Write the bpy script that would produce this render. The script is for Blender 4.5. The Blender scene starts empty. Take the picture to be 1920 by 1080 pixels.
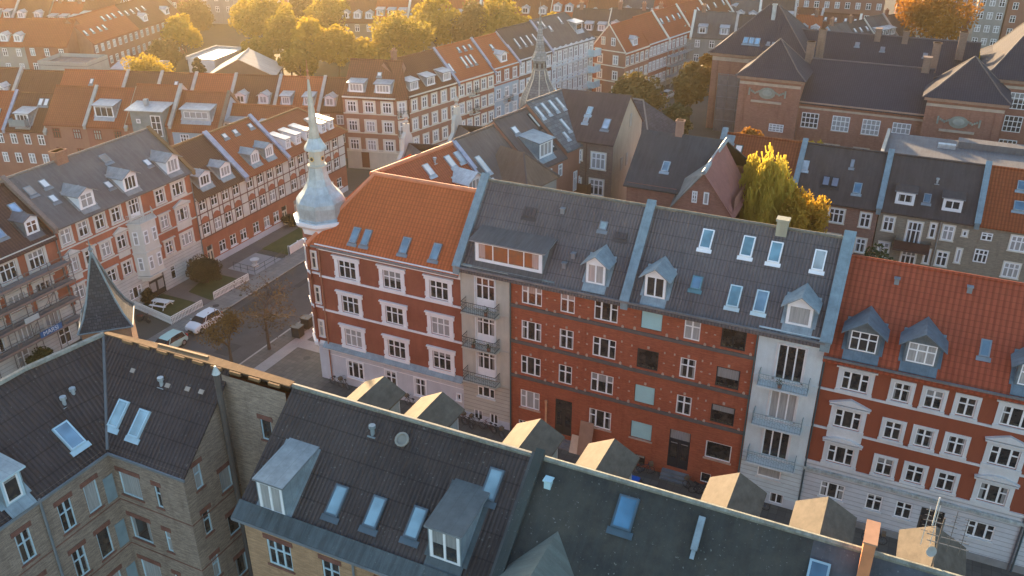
import bpy, math, random
from mathutils import Vector, Matrix
R = math.radians
S = bpy.context.scene
# ---------------------------------------------------------------- camera
cam_d = bpy.data.cameras.new("camera"); cam = bpy.data.objects.new("camera", cam_d)
S.collection.objects.link(cam); S.camera = cam
cam_d.sensor_width = 36; cam_d.lens = 36 * 1662 / 1920; cam_d.clip_end = 4000
cam.matrix_world = (Matrix.Translation((0, 0, 45)) @ Matrix.Rotation(R(25.4), 4, 'Z')
                    @ Matrix.Rotation(R(90 - 26.9), 4, 'X') @ Matrix.Rotation(R(-0.1), 4, 'Z'))
# ---------------------------------------------------------------- sky, sun, exposure
SUN_AZ, SUN_EL = 131.0, 12.5            # direction towards the sun: degrees from +X, counter-clockwise
W = bpy.data.worlds.new("World"); S.world = W; W.use_nodes = True
wn = W.node_tree; bg = wn.nodes['Background']
sky = wn.nodes.new('ShaderNodeTexSky'); sky.sky_type = 'NISHITA'; sky.sun_disc = False
sky.sun_elevation = R(SUN_EL); sky.sun_rotation = R(90 - SUN_AZ)
sky.air_density = 1.0; sky.dust_density = 1.2; sky.ozone_density = 1.2; sky.altitude = 50
wn.links.new(sky.outputs[0], bg.inputs[0]); bg.inputs[1].default_value = 0.13
sd = bpy.data.lights.new("sun", 'SUN'); sd.energy = 5.0; sd.angle = R(0.6); sd.color = (1.0, 0.67, 0.36)
so = bpy.data.objects.new("sun", sd); S.collection.objects.link(so)
sv = Vector((math.cos(R(SUN_AZ)) * math.cos(R(SUN_EL)), math.sin(R(SUN_AZ)) * math.cos(R(SUN_EL)), math.sin(R(SUN_EL))))
so.rotation_euler = sv.to_track_quat('Z', 'Y').to_euler()
S.view_settings.view_transform = 'Standard'; S.view_settings.look = 'None'
S.view_settings.exposure = 1.9; S.view_settings.gamma = 1
S.cycles.volume_bounces = 1; S.cycles.max_bounces = 6; S.cycles.diffuse_bounces = 3

# ---------------------------------------------------------------- materials
class NT:
    def __init__(s, name):
        s.m = bpy.data.materials.new(name); s.m.use_nodes = True
        s.t = s.m.node_tree; s.b = s.t.nodes['Principled BSDF']
    def n(s, typ, ins=None, **kw):
        x = s.t.nodes.new(typ)
        for k, v in kw.items(): setattr(x, k, v)
        for k, v in (ins or {}).items():
            if isinstance(v, bpy.types.NodeSocket): s.t.links.new(v, x.inputs[k])
            else: x.inputs[k].default_value = v
        return x
    def math(s, op, a, b=0.0):
        return s.n('ShaderNodeMath', {0: a, 1: b}, operation=op).outputs[0]
    def mix(s, f, a, b, typ='MIX'):
        return s.n('ShaderNodeMix', {0: f, 6: a, 7: b}, data_type='RGBA', blend_type=typ).outputs[2]
    def ramp(s, f, lo, hi):
        return s.n('ShaderNodeMapRange', {0: f, 1: lo, 2: hi}, clamp=True).outputs[0]
    def noise(s, vec, scale, detail=3, rough=.55):
        return s.n('ShaderNodeTexNoise', {'Vector': vec, 'Scale': scale, 'Detail': detail, 'Roughness': rough}).outputs[0]
    def scaled(s, vec, sc):
        return s.n('ShaderNodeVectorMath', {0: vec, 1: sc}, operation='MULTIPLY').outputs[0]
    def uv(s): return s.n('ShaderNodeTexCoord').outputs['UV']
    def pos(s): return s.n('ShaderNodeNewGeometry').outputs['Position']
    def rnd(s): return s.n('ShaderNodeObjectInfo').outputs['Random']
    def bump(s, h, st=.5, dist=.05):
        s.t.links.new(s.n('ShaderNodeBump', {'Height': h, 'Strength': st, 'Distance': dist}).outputs[0], s.b.inputs['Normal'])
    def out(s, col, rough=.8, metal=0.0, spec=.3):
        if isinstance(col, bpy.types.NodeSocket): s.t.links.new(col, s.b.inputs['Base Color'])
        else: s.b.inputs['Base Color'].default_value = col
        if isinstance(rough, bpy.types.NodeSocket): s.t.links.new(rough, s.b.inputs['Roughness'])
        else: s.b.inputs['Roughness'].default_value = rough
        s.b.inputs['Metallic'].default_value = metal; s.b.inputs['Specular IOR Level'].default_value = spec
        return s.m
def c4(c, k=1.0): return (c[0] * k, c[1] * k, c[2] * k, 1)
_mc = {}
def cached(f):
    def g(*a):
        key = (f.__name__,) + a
        if key not in _mc: _mc[key] = f(*a)
        return _mc[key]
    return g
@cached
def m_plain(c, rough=.7, var=.15, metal=0.0):
    t = NT('paint'); p = t.pos()
    f = t.ramp(t.noise(p, 1.3, 4), .3, .7)
    return t.out(t.mix(f, c4(c, 1 - var), c4(c, 1 + var)), rough, metal)
@cached
def m_slick(c, rough, spec):
    t = NT('smooth_felt'); p = t.pos(); f = t.ramp(t.noise(t.scaled(p, (1, 1, 3)), 1.6, 5, .7), .3, .7)
    t.bump(t.noise(p, 3.0, 3), .15, .03)
    return t.out(t.mix(f, c4(c, .75), c4(c, 1.3)), rough, 0.0, spec)
@cached
def m_wall(c, streak=.25, c2=None):
    """painted or rendered wall with dirt runs and patches"""
    t = NT('wall_paint'); p = t.pos()
    f = t.ramp(t.noise(p, .5, 5, .65), .3, .7)
    g = t.ramp(t.noise(t.scaled(p, (2.5, 2.5, .35)), 1.0, 4, .7), .35, .75)
    h = t.noise(t.scaled(p, (4, 4, 9)), 2.0, 3, .7)
    a = t.mix(f, c4(c, .88), c4(c2 or c, 1.1))
    a = t.mix(t.math('MULTIPLY', g, streak), a, c4((c[0] * .55, c[1] * .55, c[2] * .56)))
    a = t.mix(t.math('MULTIPLY', t.ramp(h, .35, .7), .16), a, c4(c, .55))
    t.bump(h, .35, .02)
    return t.out(a, .85)
@cached
def m_rust(c):
    """plaster cut with horizontal joints"""
    t = NT('rusticated_plaster'); uv = t.uv(); p = t.pos()
    v = t.n('ShaderNodeSeparateXYZ', {0: uv}).outputs[1]
    j = t.math('LESS_THAN', t.math('FRACT', t.math('DIVIDE', v, .38)), .13)
    f = t.ramp(t.noise(p, .7, 5, .65), .3, .7)
    a = t.mix(f, c4(c, .85), c4(c, 1.08))
    a = t.mix(t.math('MULTIPLY', j, .6), a, c4(c, .4))
    t.bump(t.math('SUBTRACT', 1.0, j), .8, .04)
    return t.out(a, .85)
@cached
def m_brick(c, c2, mortar=(.30, .28, .25), big=1.0):
    t = NT('brickwork'); uv = t.uv(); p = t.pos()
    b = t.n('ShaderNodeTexBrick', {'Vector': uv, 'Color1': c4(c), 'Color2': c4(c2), 'Mortar': c4(mortar), 'Scale': 1.0,
            'Mortar Size': .012, 'Mortar Smooth': .3, 'Brick Width': .26 * big, 'Row Height': .085 * big}, offset=.5)
    f = t.ramp(t.noise(p, .45, 5, .7), .25, .75)
    h = t.noise(t.scaled(uv, (1.6, 9, 1)), 1.0, 3, .7)
    a = t.mix(t.math('MULTIPLY', f, .55), b.outputs[0], c4(c, .55))
    a = t.mix(t.math('MULTIPLY', t.ramp(h, .45, .75), .5), a, c4((c2[0] * 1.4, c2[1] * 1.4, c2[2] * 1.4)))
    s_ = t.ramp(t.noise(t.scaled(p, (1.6, 1.6, .22)), 1.0, 5, .7), .52, .78); a = t.mix(t.math('MULTIPLY', s_, .5), a, c4((c[0] * .38, c[1] * .36, c[2] * .36)))
    t.bump(t.math('SUBTRACT', 1.0, b.outputs[1]), .5, .02)
    return t.out(a, .9)
@cached
def m_tile(c, rib=.25, row=.36, st=1.0, moss=.0, c2=None):
    """clay pantiles: ribs along the slope, courses across it"""
    t = NT('pantiles'); uv = t.uv(); p = t.pos()
    sp = t.n('ShaderNodeSeparateXYZ', {0: uv}); u, v = sp.outputs[0], sp.outputs[1]
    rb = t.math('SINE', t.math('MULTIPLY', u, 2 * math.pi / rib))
    cr = t.math('FRACT', t.math('DIVIDE', v, row))
    b = t.n('ShaderNodeTexBrick', {'Vector': uv, 'Color1': c4(c, .93), 'Color2': c4(c2 or c, 1.07), 'Mortar': c4(c, .7), 'Scale': 1.0,
            'Mortar Size': .015, 'Brick Width': rib, 'Row Height': row, 'Bias': 0.0}, offset=0.0)
    f = t.ramp(t.noise(p, .3, 4, .6), .35, .7); g = t.ramp(t.noise(t.scaled(p, (1.5, 1.5, 1.5)), 1.5, 4, .75), .58, .8)
    st = t.ramp(t.noise(t.scaled(uv, (3.5, .35, 1)), 1.2, 5, .7), .45, .78)
    a = t.mix(t.math('MULTIPLY', f, .32), b.outputs[0], c4(c, .58)); a = t.mix(t.math('MULTIPLY', st, .28), a, c4((c[0] * .5, c[1] * .6, c[2] * .7)))
    a = t.mix(t.math('MULTIPLY', t.ramp(rb, .1, -.9), .5), a, c4(c, .38)); a = t.mix(t.math('MULTIPLY', t.math('LESS_THAN', cr, .12), .3), a, c4(c, .45))  # shade of the rib troughs painted into the colour
    a = t.mix(t.math('MULTIPLY', g, .1 + moss), a, c4((.10, .085, .06)))
    hh = t.math('ADD', t.math('MULTIPLY', rb, .5), t.math('MULTIPLY', cr, -.55))
    t.bump(hh, st, .05)
    return t.out(a, .82, 0.0, .15)
@cached
def m_corr(c, rib=.2, speck=.4, c2=None):
    """weathered corrugated fibre-cement sheets"""
    t = NT('corrugated_sheets'); uv = t.uv(); p = t.pos()
    sp = t.n('ShaderNodeSeparateXYZ', {0: uv}); u, v = sp.outputs[0], sp.outputs[1]
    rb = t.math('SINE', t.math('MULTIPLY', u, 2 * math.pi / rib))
    lap = t.math('LESS_THAN', t.math('FRACT', t.math('DIVIDE', v, 1.15)), .06)
    f = t.ramp(t.noise(p, .3, 6, .7), .3, .7)
    st = t.ramp(t.noise(t.scaled(uv, (5.0, .45, 1)), 1.3, 5, .7), .4, .75)
    sk = t.ramp(t.noise(p, 7.0, 2, .5), .66, .74)
    a = t.mix(f, c4(c, .8), c4(c2 or c, 1.25))
    a = t.mix(t.math('MULTIPLY', st, .35), a, c4((c[0] * 1.9 + .02, c[1] * 1.9 + .02, c[2] * 1.9 + .02)))
    a = t.mix(t.math('MULTIPLY', t.ramp(rb, -.2, -1.0), .45), a, c4(c, .35))  # corrugation valleys darkened in the colour, as shade between the ribs
    a = t.mix(t.math('MULTIPLY', sk, speck), a, c4((.30, .30, .27)))
    a = t.mix(t.math('MULTIPLY', lap, .5), a, c4(c, .4))
    t.bump(t.math('ADD', rb, t.math('MULTIPLY', t.noise(p, 9.0, 3), .6)), .8, .035)
    return t.out(a, .88)
@cached
def m_slate(c, sh=.25, speck=.2):
    t = NT('slate'); uv = t.uv(); p = t.pos()
    b = t.n('ShaderNodeTexBrick', {'Vector': uv, 'Color1': c4(c, .72), 'Color2': c4(c, 1.35), 'Mortar': c4(c, .4), 'Scale': 1.0,
            'Mortar Size': .02, 'Brick Width': sh * 1.4, 'Row Height': sh}, offset=.5)
    f = t.ramp(t.noise(p, .4, 6, .7), .3, .7); sk = t.ramp(t.noise(p, 6.0, 2), .67, .74)
    a = t.mix(t.math('MULTIPLY', f, .5), b.outputs[0], c4(c, .6))
    a = t.mix(t.math('MULTIPLY', sk, speck), a, c4((.35, .35, .32)))
    t.bump(t.math('SUBTRACT', 1.0, b.outputs[1]), .5, .02)
    return t.out(a, .75)
@cached
def m_felt(c, c2, speck=.5):
    """roofing felt with moss, lichen specks and runs"""
    t = NT('mossy_felt'); uv = t.uv(); p = t.pos()
    f = t.ramp(t.noise(p, .45, 7, .75), .35, .68)
    st = t.ramp(t.noise(t.scaled(uv, (3.0, .3, 1)), 1.0, 6, .75), .42, .75)
    sk = t.math('MULTIPLY', t.ramp(t.noise(p, 9.0, 2), .67, .73), t.ramp(t.noise(p, .7, 3), .35, .6))
    a = t.mix(f, c4(c), c4(c2)); a = t.mix(t.math('MULTIPLY', st, .5), a, c4((c[0] * 2, c[1] * 2.2, c[2] * 2.2)))
    a = t.mix(t.math('MULTIPLY', sk, speck), a, c4((.34, .36, .33)))
    t.bump(t.noise(p, 12.0, 4, .7), .5, .03)
    return t.out(a, .92)
@cached
def m_zinc(c, rough=.42, metal=.55):
    t = NT('zinc'); uv = t.uv(); p = t.pos()
    u = t.n('ShaderNodeSeparateXYZ', {0: uv}).outputs[0]
    sm = t.math('LESS_THAN', t.math('FRACT', t.math('DIVIDE', u, .55)), .05)
    f = t.ramp(t.noise(t.scaled(p, (1.2, 1.2, 1.2)), 1.3, 5, .7), .3, .7)
    a = t.mix(f, c4(c, .72), c4(c, 1.2)); a = t.mix(t.math('MULTIPLY', sm, .4), a, c4(c, .5))
    t.bump(t.noise(p, 2.5, 3), .25, .03)
    return t.out(a, rough, metal, .5)
@cached
def m_glass(c=(.018, .022, .026), curtain=.72):
    """window pane; some rooms have pale curtains close behind it"""
    t = NT('window_glass'); r = t.rnd(); p = t.pos()
    k = t.ramp(r, curtain, curtain + .02); g = t.n('ShaderNodeSeparateXYZ', {0: t.n('ShaderNodeTexCoord').outputs['Generated']})
    side = t.math('GREATER_THAN', t.math('ABSOLUTE', t.math('SUBTRACT', g.outputs[0], .5)), t.math('ADD', .26, t.math('MULTIPLY', t.math('FRACT', t.math('MULTIPLY', r, 37.0)), .26)))
    blind = t.math('GREATER_THAN', g.outputs[2], t.math('ADD', .45, t.math('MULTIPLY', t.math('FRACT', t.math('MULTIPLY', r, 53.0)), .6)))
    isb = t.math('LESS_THAN', t.math('FRACT', t.math('MULTIPLY', r, 19.0)), .4)
    part = t.math('ADD', t.math('MULTIPLY', side, t.math('SUBTRACT', 1.0, isb)), t.math('MULTIPLY', blind, isb)); part = t.math('MULTIPLY', part, t.math('GREATER_THAN', r, curtain * .35))
    sill = t.math('MULTIPLY', t.math('LESS_THAN', g.outputs[2], .14), t.math('GREATER_THAN', t.noise(t.scaled(p, (6, 6, 6)), 1.0, 3), .52))
    cur = t.mix(t.ramp(t.noise(t.scaled(p, (9, 9, .5)), 1.5, 2), .3, .7), c4((.30, .305, .30)), c4((.42, .425, .41)))
    dk = t.mix(t.ramp(t.noise(p, 1.6, 4, .7), .42, .75), c4(c), c4((.085, .07, .06)))
    a = t.mix(t.math('MULTIPLY', part, .75), dk, cur); a = t.mix(t.math('MULTIPLY', sill, .6), a, c4((.12, .13, .09))); a = t.mix(k, a, cur)
    return t.out(a, .07, 0.0, .9)
@cached
def m_sky(c=(.26, .38, .43), metal=.65):
    t = NT('roof_window_glass'); p = t.pos()
    a = t.mix(t.ramp(t.noise(p, .8, 2), .35, .65), c4(c, .7), c4(c, 1.25))
    return t.out(a, .12, metal, .8)
@cached
def m_leaf(c, c2, tr=.35):
    t = NT('leaves'); g = t.n('ShaderNodeNewGeometry'); r = g.outputs['Random Per Island']
    f = t.ramp(t.noise(g.outputs['Position'], .55, 3), .35, .65)
    a = t.mix(f, c4(c, .8), c4(c2)); b = t.mix(t.math('MULTIPLY', r, .6), a, c4((c[0] * .45, c[1] * .5, c[2] * .5)))
    m = t.out(b, .7)
    ts = t.n('ShaderNodeBsdfTranslucent', {'Color': b}); mx = t.n('ShaderNodeMixShader', {0: tr})
    t.t.links.new(t.b.outputs[0], mx.inputs[1]); t.t.links.new(ts.outputs[0], mx.inputs[2])
    t.t.links.new(mx.outputs[0], t.t.nodes['Material Output'].inputs[0]); return m
@cached
def m_ground(c, c2, sc=.35, br=0.0):
    t = NT('ground_surface'); p = t.pos()
    f = t.ramp(t.noise(p, sc, 7, .7), .32, .68); g = t.noise(p, 8.0, 3, .6)
    a = t.mix(f, c4(c), c4(c2)); a = t.mix(t.math('MULTIPLY', t.ramp(g, .4, .7), .25), a, c4(c, .6))
    if br:
        b = t.n('ShaderNodeTexBrick', {'Vector': p, 'Color1': c4(c, .9), 'Color2': c4(c2, 1.1), 'Mortar': c4(c, .5), 'Scale': 1.0,
                'Mortar Size': .02, 'Brick Width': br, 'Row Height': br}, offset=.0)
        a = t.mix(.5, a, b.outputs[0])
    t.bump(g, .3, .02)
    return t.out(a, .9)
WHITE = m_plain((.80, .81, .81), .5, .06); CREAM = m_plain((.70, .66, .56), .6, .08)
PANE = m_glass(); PANE2 = m_glass((.03, .035, .04), .45)
FARPANE = m_glass((.05, .055, .06), .6); SKYG = m_sky(); SKYREF = m_plain((.74, .74, .72), .3, .05); SKYD = m_sky((.16, .28, .36), .6)  # plain white skylight panes: bright reflected sky put into the base colour
ZINC = m_zinc((.27, .33, .35), .55, .25); ZINCB = m_zinc((.20, .28, .31), .6, .15); ZINCD = m_zinc((.13, .18, .21), .5, .3); ZINCL = m_zinc((.45, .50, .52), .45, .4)
GREY = m_plain((.16, .17, .17), .7); DARK = m_plain((.03, .032, .035), .6); IRON = m_plain((.045, .05, .055), .5, .1, .3); LEAD = m_plain((.22, .25, .27), .5, .15, .3)
STONE = m_plain((.42, .39, .35), .85); TRIMW = m_wall((.66, .68, .68), .2); GUT = m_zinc((.22, .24, .25), .5, .5)

# ---------------------------------------------------------------- mesh helpers
def V(*a): return Vector(a)
class MB:
    def __init__(s): s.v = []; s.f = []; s.mi = []; s.mats = []
    def m(s, mat):
        if mat not in s.mats: s.mats.append(mat)
        return s.mats.index(mat)
    def poly(s, pts, mat):
        n = len(s.v); s.v += [tuple(p) for p in pts]; s.f.append(tuple(range(n, n + len(pts)))); s.mi.append(s.m(mat))
    def prism(s, pts, vec, mat, side=None):
        pts = [Vector(p) for p in pts]; q = [p + Vector(vec) for p in pts]; n = len(pts)
        nr = Vector((0, 0, 0))
        for i in range(n): nr += pts[i].cross(pts[(i + 1) % n])
        if nr.dot(Vector(vec)) > 0: pts, q = q, pts
        s.poly(pts, mat); s.poly(q[::-1], side or mat)
        for i in range(n): s.poly([pts[i], q[i], q[(i + 1) % n], pts[(i + 1) % n]], side or mat)
    def box(s, a, b, mat):
        x0, y0, z0 = a; x1, y1, z1 = b
        s.prism([(x0, y0, z0), (x1, y0, z0), (x1, y1, z0), (x0, y1, z0)], (0, 0, z1 - z0), mat)
    def tube(s, p, q, r, mat, n=6, r2=None):
        p = Vector(p); q = Vector(q); d = (q - p)
        if d.length < 1e-6: return
        d.normalize(); a = d.orthogonal().normalized(); b = d.cross(a); r2 = r if r2 is None else r2
        A = [p + (a * math.cos(t) + b * math.sin(t)) * r for t in [2 * math.pi * i / n for i in range(n)]]
        B = [q + (a * math.cos(t) + b * math.sin(t)) * r2 for t in [2 * math.pi * i / n for i in range(n)]]
        for i in range(n): s.poly([A[i], A[(i + 1) % n], B[(i + 1) % n], B[i]], mat)
        s.poly(A[::-1], mat)
        if r2 > 1e-4: s.poly(B, mat)
    def lathe(s, c, prof, n, mat, rot=0.0, mats=None):
        c = Vector(c)
        def ring(r, z): return [c + Vector((r * math.cos(rot + 2 * math.pi * i / n), r * math.sin(rot + 2 * math.pi * i / n), z)) for i in range(n)]
        for k in range(len(prof) - 1):
            A = ring(*prof[k]); B = ring(*prof[k + 1]); mm = mats[k] if mats else mat
            for i in range(n):
                j = (i + 1) % n
                if prof[k][0] < 1e-4: s.poly([A[0], B[j], B[i]], mm)
                elif prof[k + 1][0] < 1e-4: s.poly([A[i], A[j], B[0]], mm)
                else: s.poly([A[i], A[j], B[j], B[i]], mm)
    def mesh(s, name):
        me = bpy.data.meshes.new(name); me.from_pydata(s.v, [], s.f)
        for mt in s.mats: me.materials.append(mt)
        me.polygons.foreach_set('material_index', s.mi)
        uvl = me.uv_layers.new(name='UVMap'); uvs = []
        for pl in me.polygons:
            n = pl.normal
            if abs(n.z) > .995: t = Vector((1, 0, 0)); b = Vector((0, 1, 0))
            else: t = Vector((-n.y, n.x, 0)).normalized(); b = n.cross(t)
            for vi in pl.vertices:
                p = me.vertices[vi].co; uvs += [p.dot(t), p.dot(b)]
        uvl.data.foreach_set('uv', uvs); return me
    def build(s, name, parent=None, loc=(0, 0, 0), rot=0.0):
        return put(s.mesh(name), name, parent, loc, rot)
def put(me, name, parent=None, loc=(0, 0, 0), rot=0.0):
    o = bpy.data.objects.new(name, me); S.collection.objects.link(o); o.parent = parent; o.location = loc
    o.rotation_euler = rot if isinstance(rot, tuple) else (0, 0, rot)
    return o
def tag(o, label=None, cat=None, group=None, kind=None):
    if label: o['label'] = label
    if cat: o['category'] = cat
    if group: o['group'] = group
    if kind: o['kind'] = kind
    return o
def empty(name, label, cat, loc, ang=0.0, group=None):
    o = put(None, name, None, loc, R(ang)); o.empty_display_size = .5; return tag(o, label, cat, group)
def copy_thing(o, loc, ang, label):
    def cp(a, par):
        c = a.copy(); S.collection.objects.link(c); c.parent = par
        for ch in a.children: cp(ch, c)
        return c
    r = cp(o, None); r.location = loc; r.rotation_euler = (0, 0, R(ang)); r['label'] = label; return r

# ---------------------------------------------------------------- windows
_wm = {}
def bars(b, w, h, kind, fm, y0=.05, y1=.11, t=.075):
    def v(x, z0=0, z1=h, tt=t): b.box((x - tt / 2, y0 - .004, z0), (x + tt / 2, y1, z1), fm)
    def hz(z, x0=0, x1=w, tt=t): b.box((x0, y0 - .008, z - tt / 2), (x1, y1, z + tt / 2), fm)
    for (a, c) in (((0, 0), (w, t)), ((0, h - t), (w, h)), ((0, t), (t, h - t)), ((w - t, t), (w, h - t))):
        b.box((a[0], y0, a[1]), (c[0], y1, c[1]), fm)
    k = kind
    if k in ('c2', 'v2', 'd2'): v(w / 2, t * .5, h - t * .5, t * 1.4)
    if k in ('c3', 'v3', 'd3'): v(w / 3, t * .5, h - t * .5, t * 1.2); v(2 * w / 3, t * .5, h - t * .5, t * 1.2)
    if k == 't3':
        v(w * .3, t * .5, h - t * .5, t * 1.5); v(w * .7, t * .5, h - t * .5, t * 1.5)
        hz(h * .64, t * .5, w * .3 - t * .75); hz(h * .64, w * .7 + t * .75, w - t * .5)
    if k == 'v4':
        for i in (1, 2, 3): v(w * i / 4, t * .5, h - t * .5)
    if k in ('c2', 'c3', 'n1'): hz(h * .64, t * .5, w - t * .5)
    if k == 'g6':
        v(w / 2, t * .5, h - t * .5)
        for i in (1, 2): hz(h * i / 3, t * .5, w - t * .5, t * .7)
    if k == 'g12':
        for i in (1, 2, 3): v(w * i / 4, t * .5, h - t * .5)
        for i in (1, 2): hz(h * i / 3, t * .5, w - t * .5)
    if k == 'd3':
        hz(h * .74, t * .5, w - t * .5); b.box((t, y0 + .012, t), (w - t, y1 - .005, h * .3), fm)
    if k == 'd2': hz(h * .74, t * .5, w - t * .5)
def win_mesh(w, h, kind, fm, far):
    key = (round(w, 2), round(h, 2), kind, fm.name, far)
    if key not in _wm:
        b = MB()
        if far:
            bars(b, w, h, kind, fm, -.06, .02, .11); b.box((.02, -.02, .02), (w - .02, .015, h - .02), FARPANE)
            _wm[key] = (b.mesh('window'), None)
        else:
            bars(b, w, h, kind, fm, .05, .11, .085 if w > 1 else .07)
            g = MB(); g.box((.03, .085, .03), (w - .03, .1, h - .03), PANE if kind != 'hole' else m_glass((.012, .012, .014), 1.5))
            _wm[key] = (b.mesh('window'), g.mesh('pane'))
    return _wm[key]
_sm = {}
def sur_mesh(w, h, kind, mat):
    """stone or stucco surround, built round an opening w x h"""
    key = (round(w, 2), round(h, 2), kind, mat.name)
    if key in _sm: return _sm[key]
    b = MB(); t = (.24 if w < 1.3 else .3) if kind != 'ear' else .36; p = -.06
    if kind == 'thin': t = .12
    if kind in ('flat', 'ped', 'arc', 'lint', 'thin', 'ear'):
        b.box((-t, p, -.02), (0, .0, h), mat); b.box((w, p, -.02), (w + t, 0, h), mat)
        b.box((-t - .002, p - .004, h), (w + t + .002, 0, h + t * (.95 if kind != 'thin' else 1)), mat)
        b.box((-t - .04, p - .07, -.02 - t * .75), (w + t + .04, 0, -.02), mat)
    if kind == 'ear':
        for x0, x1 in ((-t - .12, -t + .02), (w + t - .02, w + t + .12)):
            b.box((x0, p - .02, h + .02), (x1, 0, h + .33), mat); b.box((x0 + .04, p - .015, .12), (x1 - .04, 0, .5), mat)
    if kind in ('ear', 'lint', 'ped', 'arc'):
        b.box((-t - .16, p - .16, h + t * .95), (w + t + .16, 0, h + t * .95 + .11), mat)
    z = h + t * .95 + .11
    if kind == 'ped':
        b.box((-t, p - .02, z), (w + t, 0, z + .12), mat)
        b.prism([(-t - .22, p - .2, z + .12), (w + t + .22, p - .2, z + .12), (w / 2, p - .2, z + .62)], (0, .2 - p, 0), mat)
        b.box((-t, p, -.95), (w + t, .0, -.3), mat)
    if kind == 'arc':
        n = 8; pts = [(-t - .2 + (w + 2 * t + .4) * i / n, p - .2, z + .1 + .36 * math.sin(math.pi * i / n)) for i in range(n + 1)]
        b.prism(pts[::-1], (0, .2 - p, 0), mat)
    if kind == 'sill': b.box((-.1, -.1, -.12), (w + .1, 0, 0), mat)
    if kind == 'brick':
        b.box((-.15, -.03, h), (w + .15, 0, h + .28), mat); b.box((-.1, -.05, -.1), (w + .1, 0, 0), mat)
    if kind == 'orn':
        for x, z0, ww, hh in ((-.5, h + .03, .1, .15), (w + .4, h + .03, .1, .15), (w / 2 - .08, h + .13, .17, .2), (-.52, h * .5, .15, .07), (w + .37, h * .5, .15, .07)):
            b.box((x, p, z0), (x + ww, 0, z0 + hh), mat)
        for x in (-.52, w + .34):
            b.prism([(x, p, -.26), (x + .18, p, -.26), (x + .18, p, -.04), (x + .09, p, .04), (x, p, -.04)], (0, -p, 0), mat)
    _sm[key] = b.mesh('surround'); return _sm[key]

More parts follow.
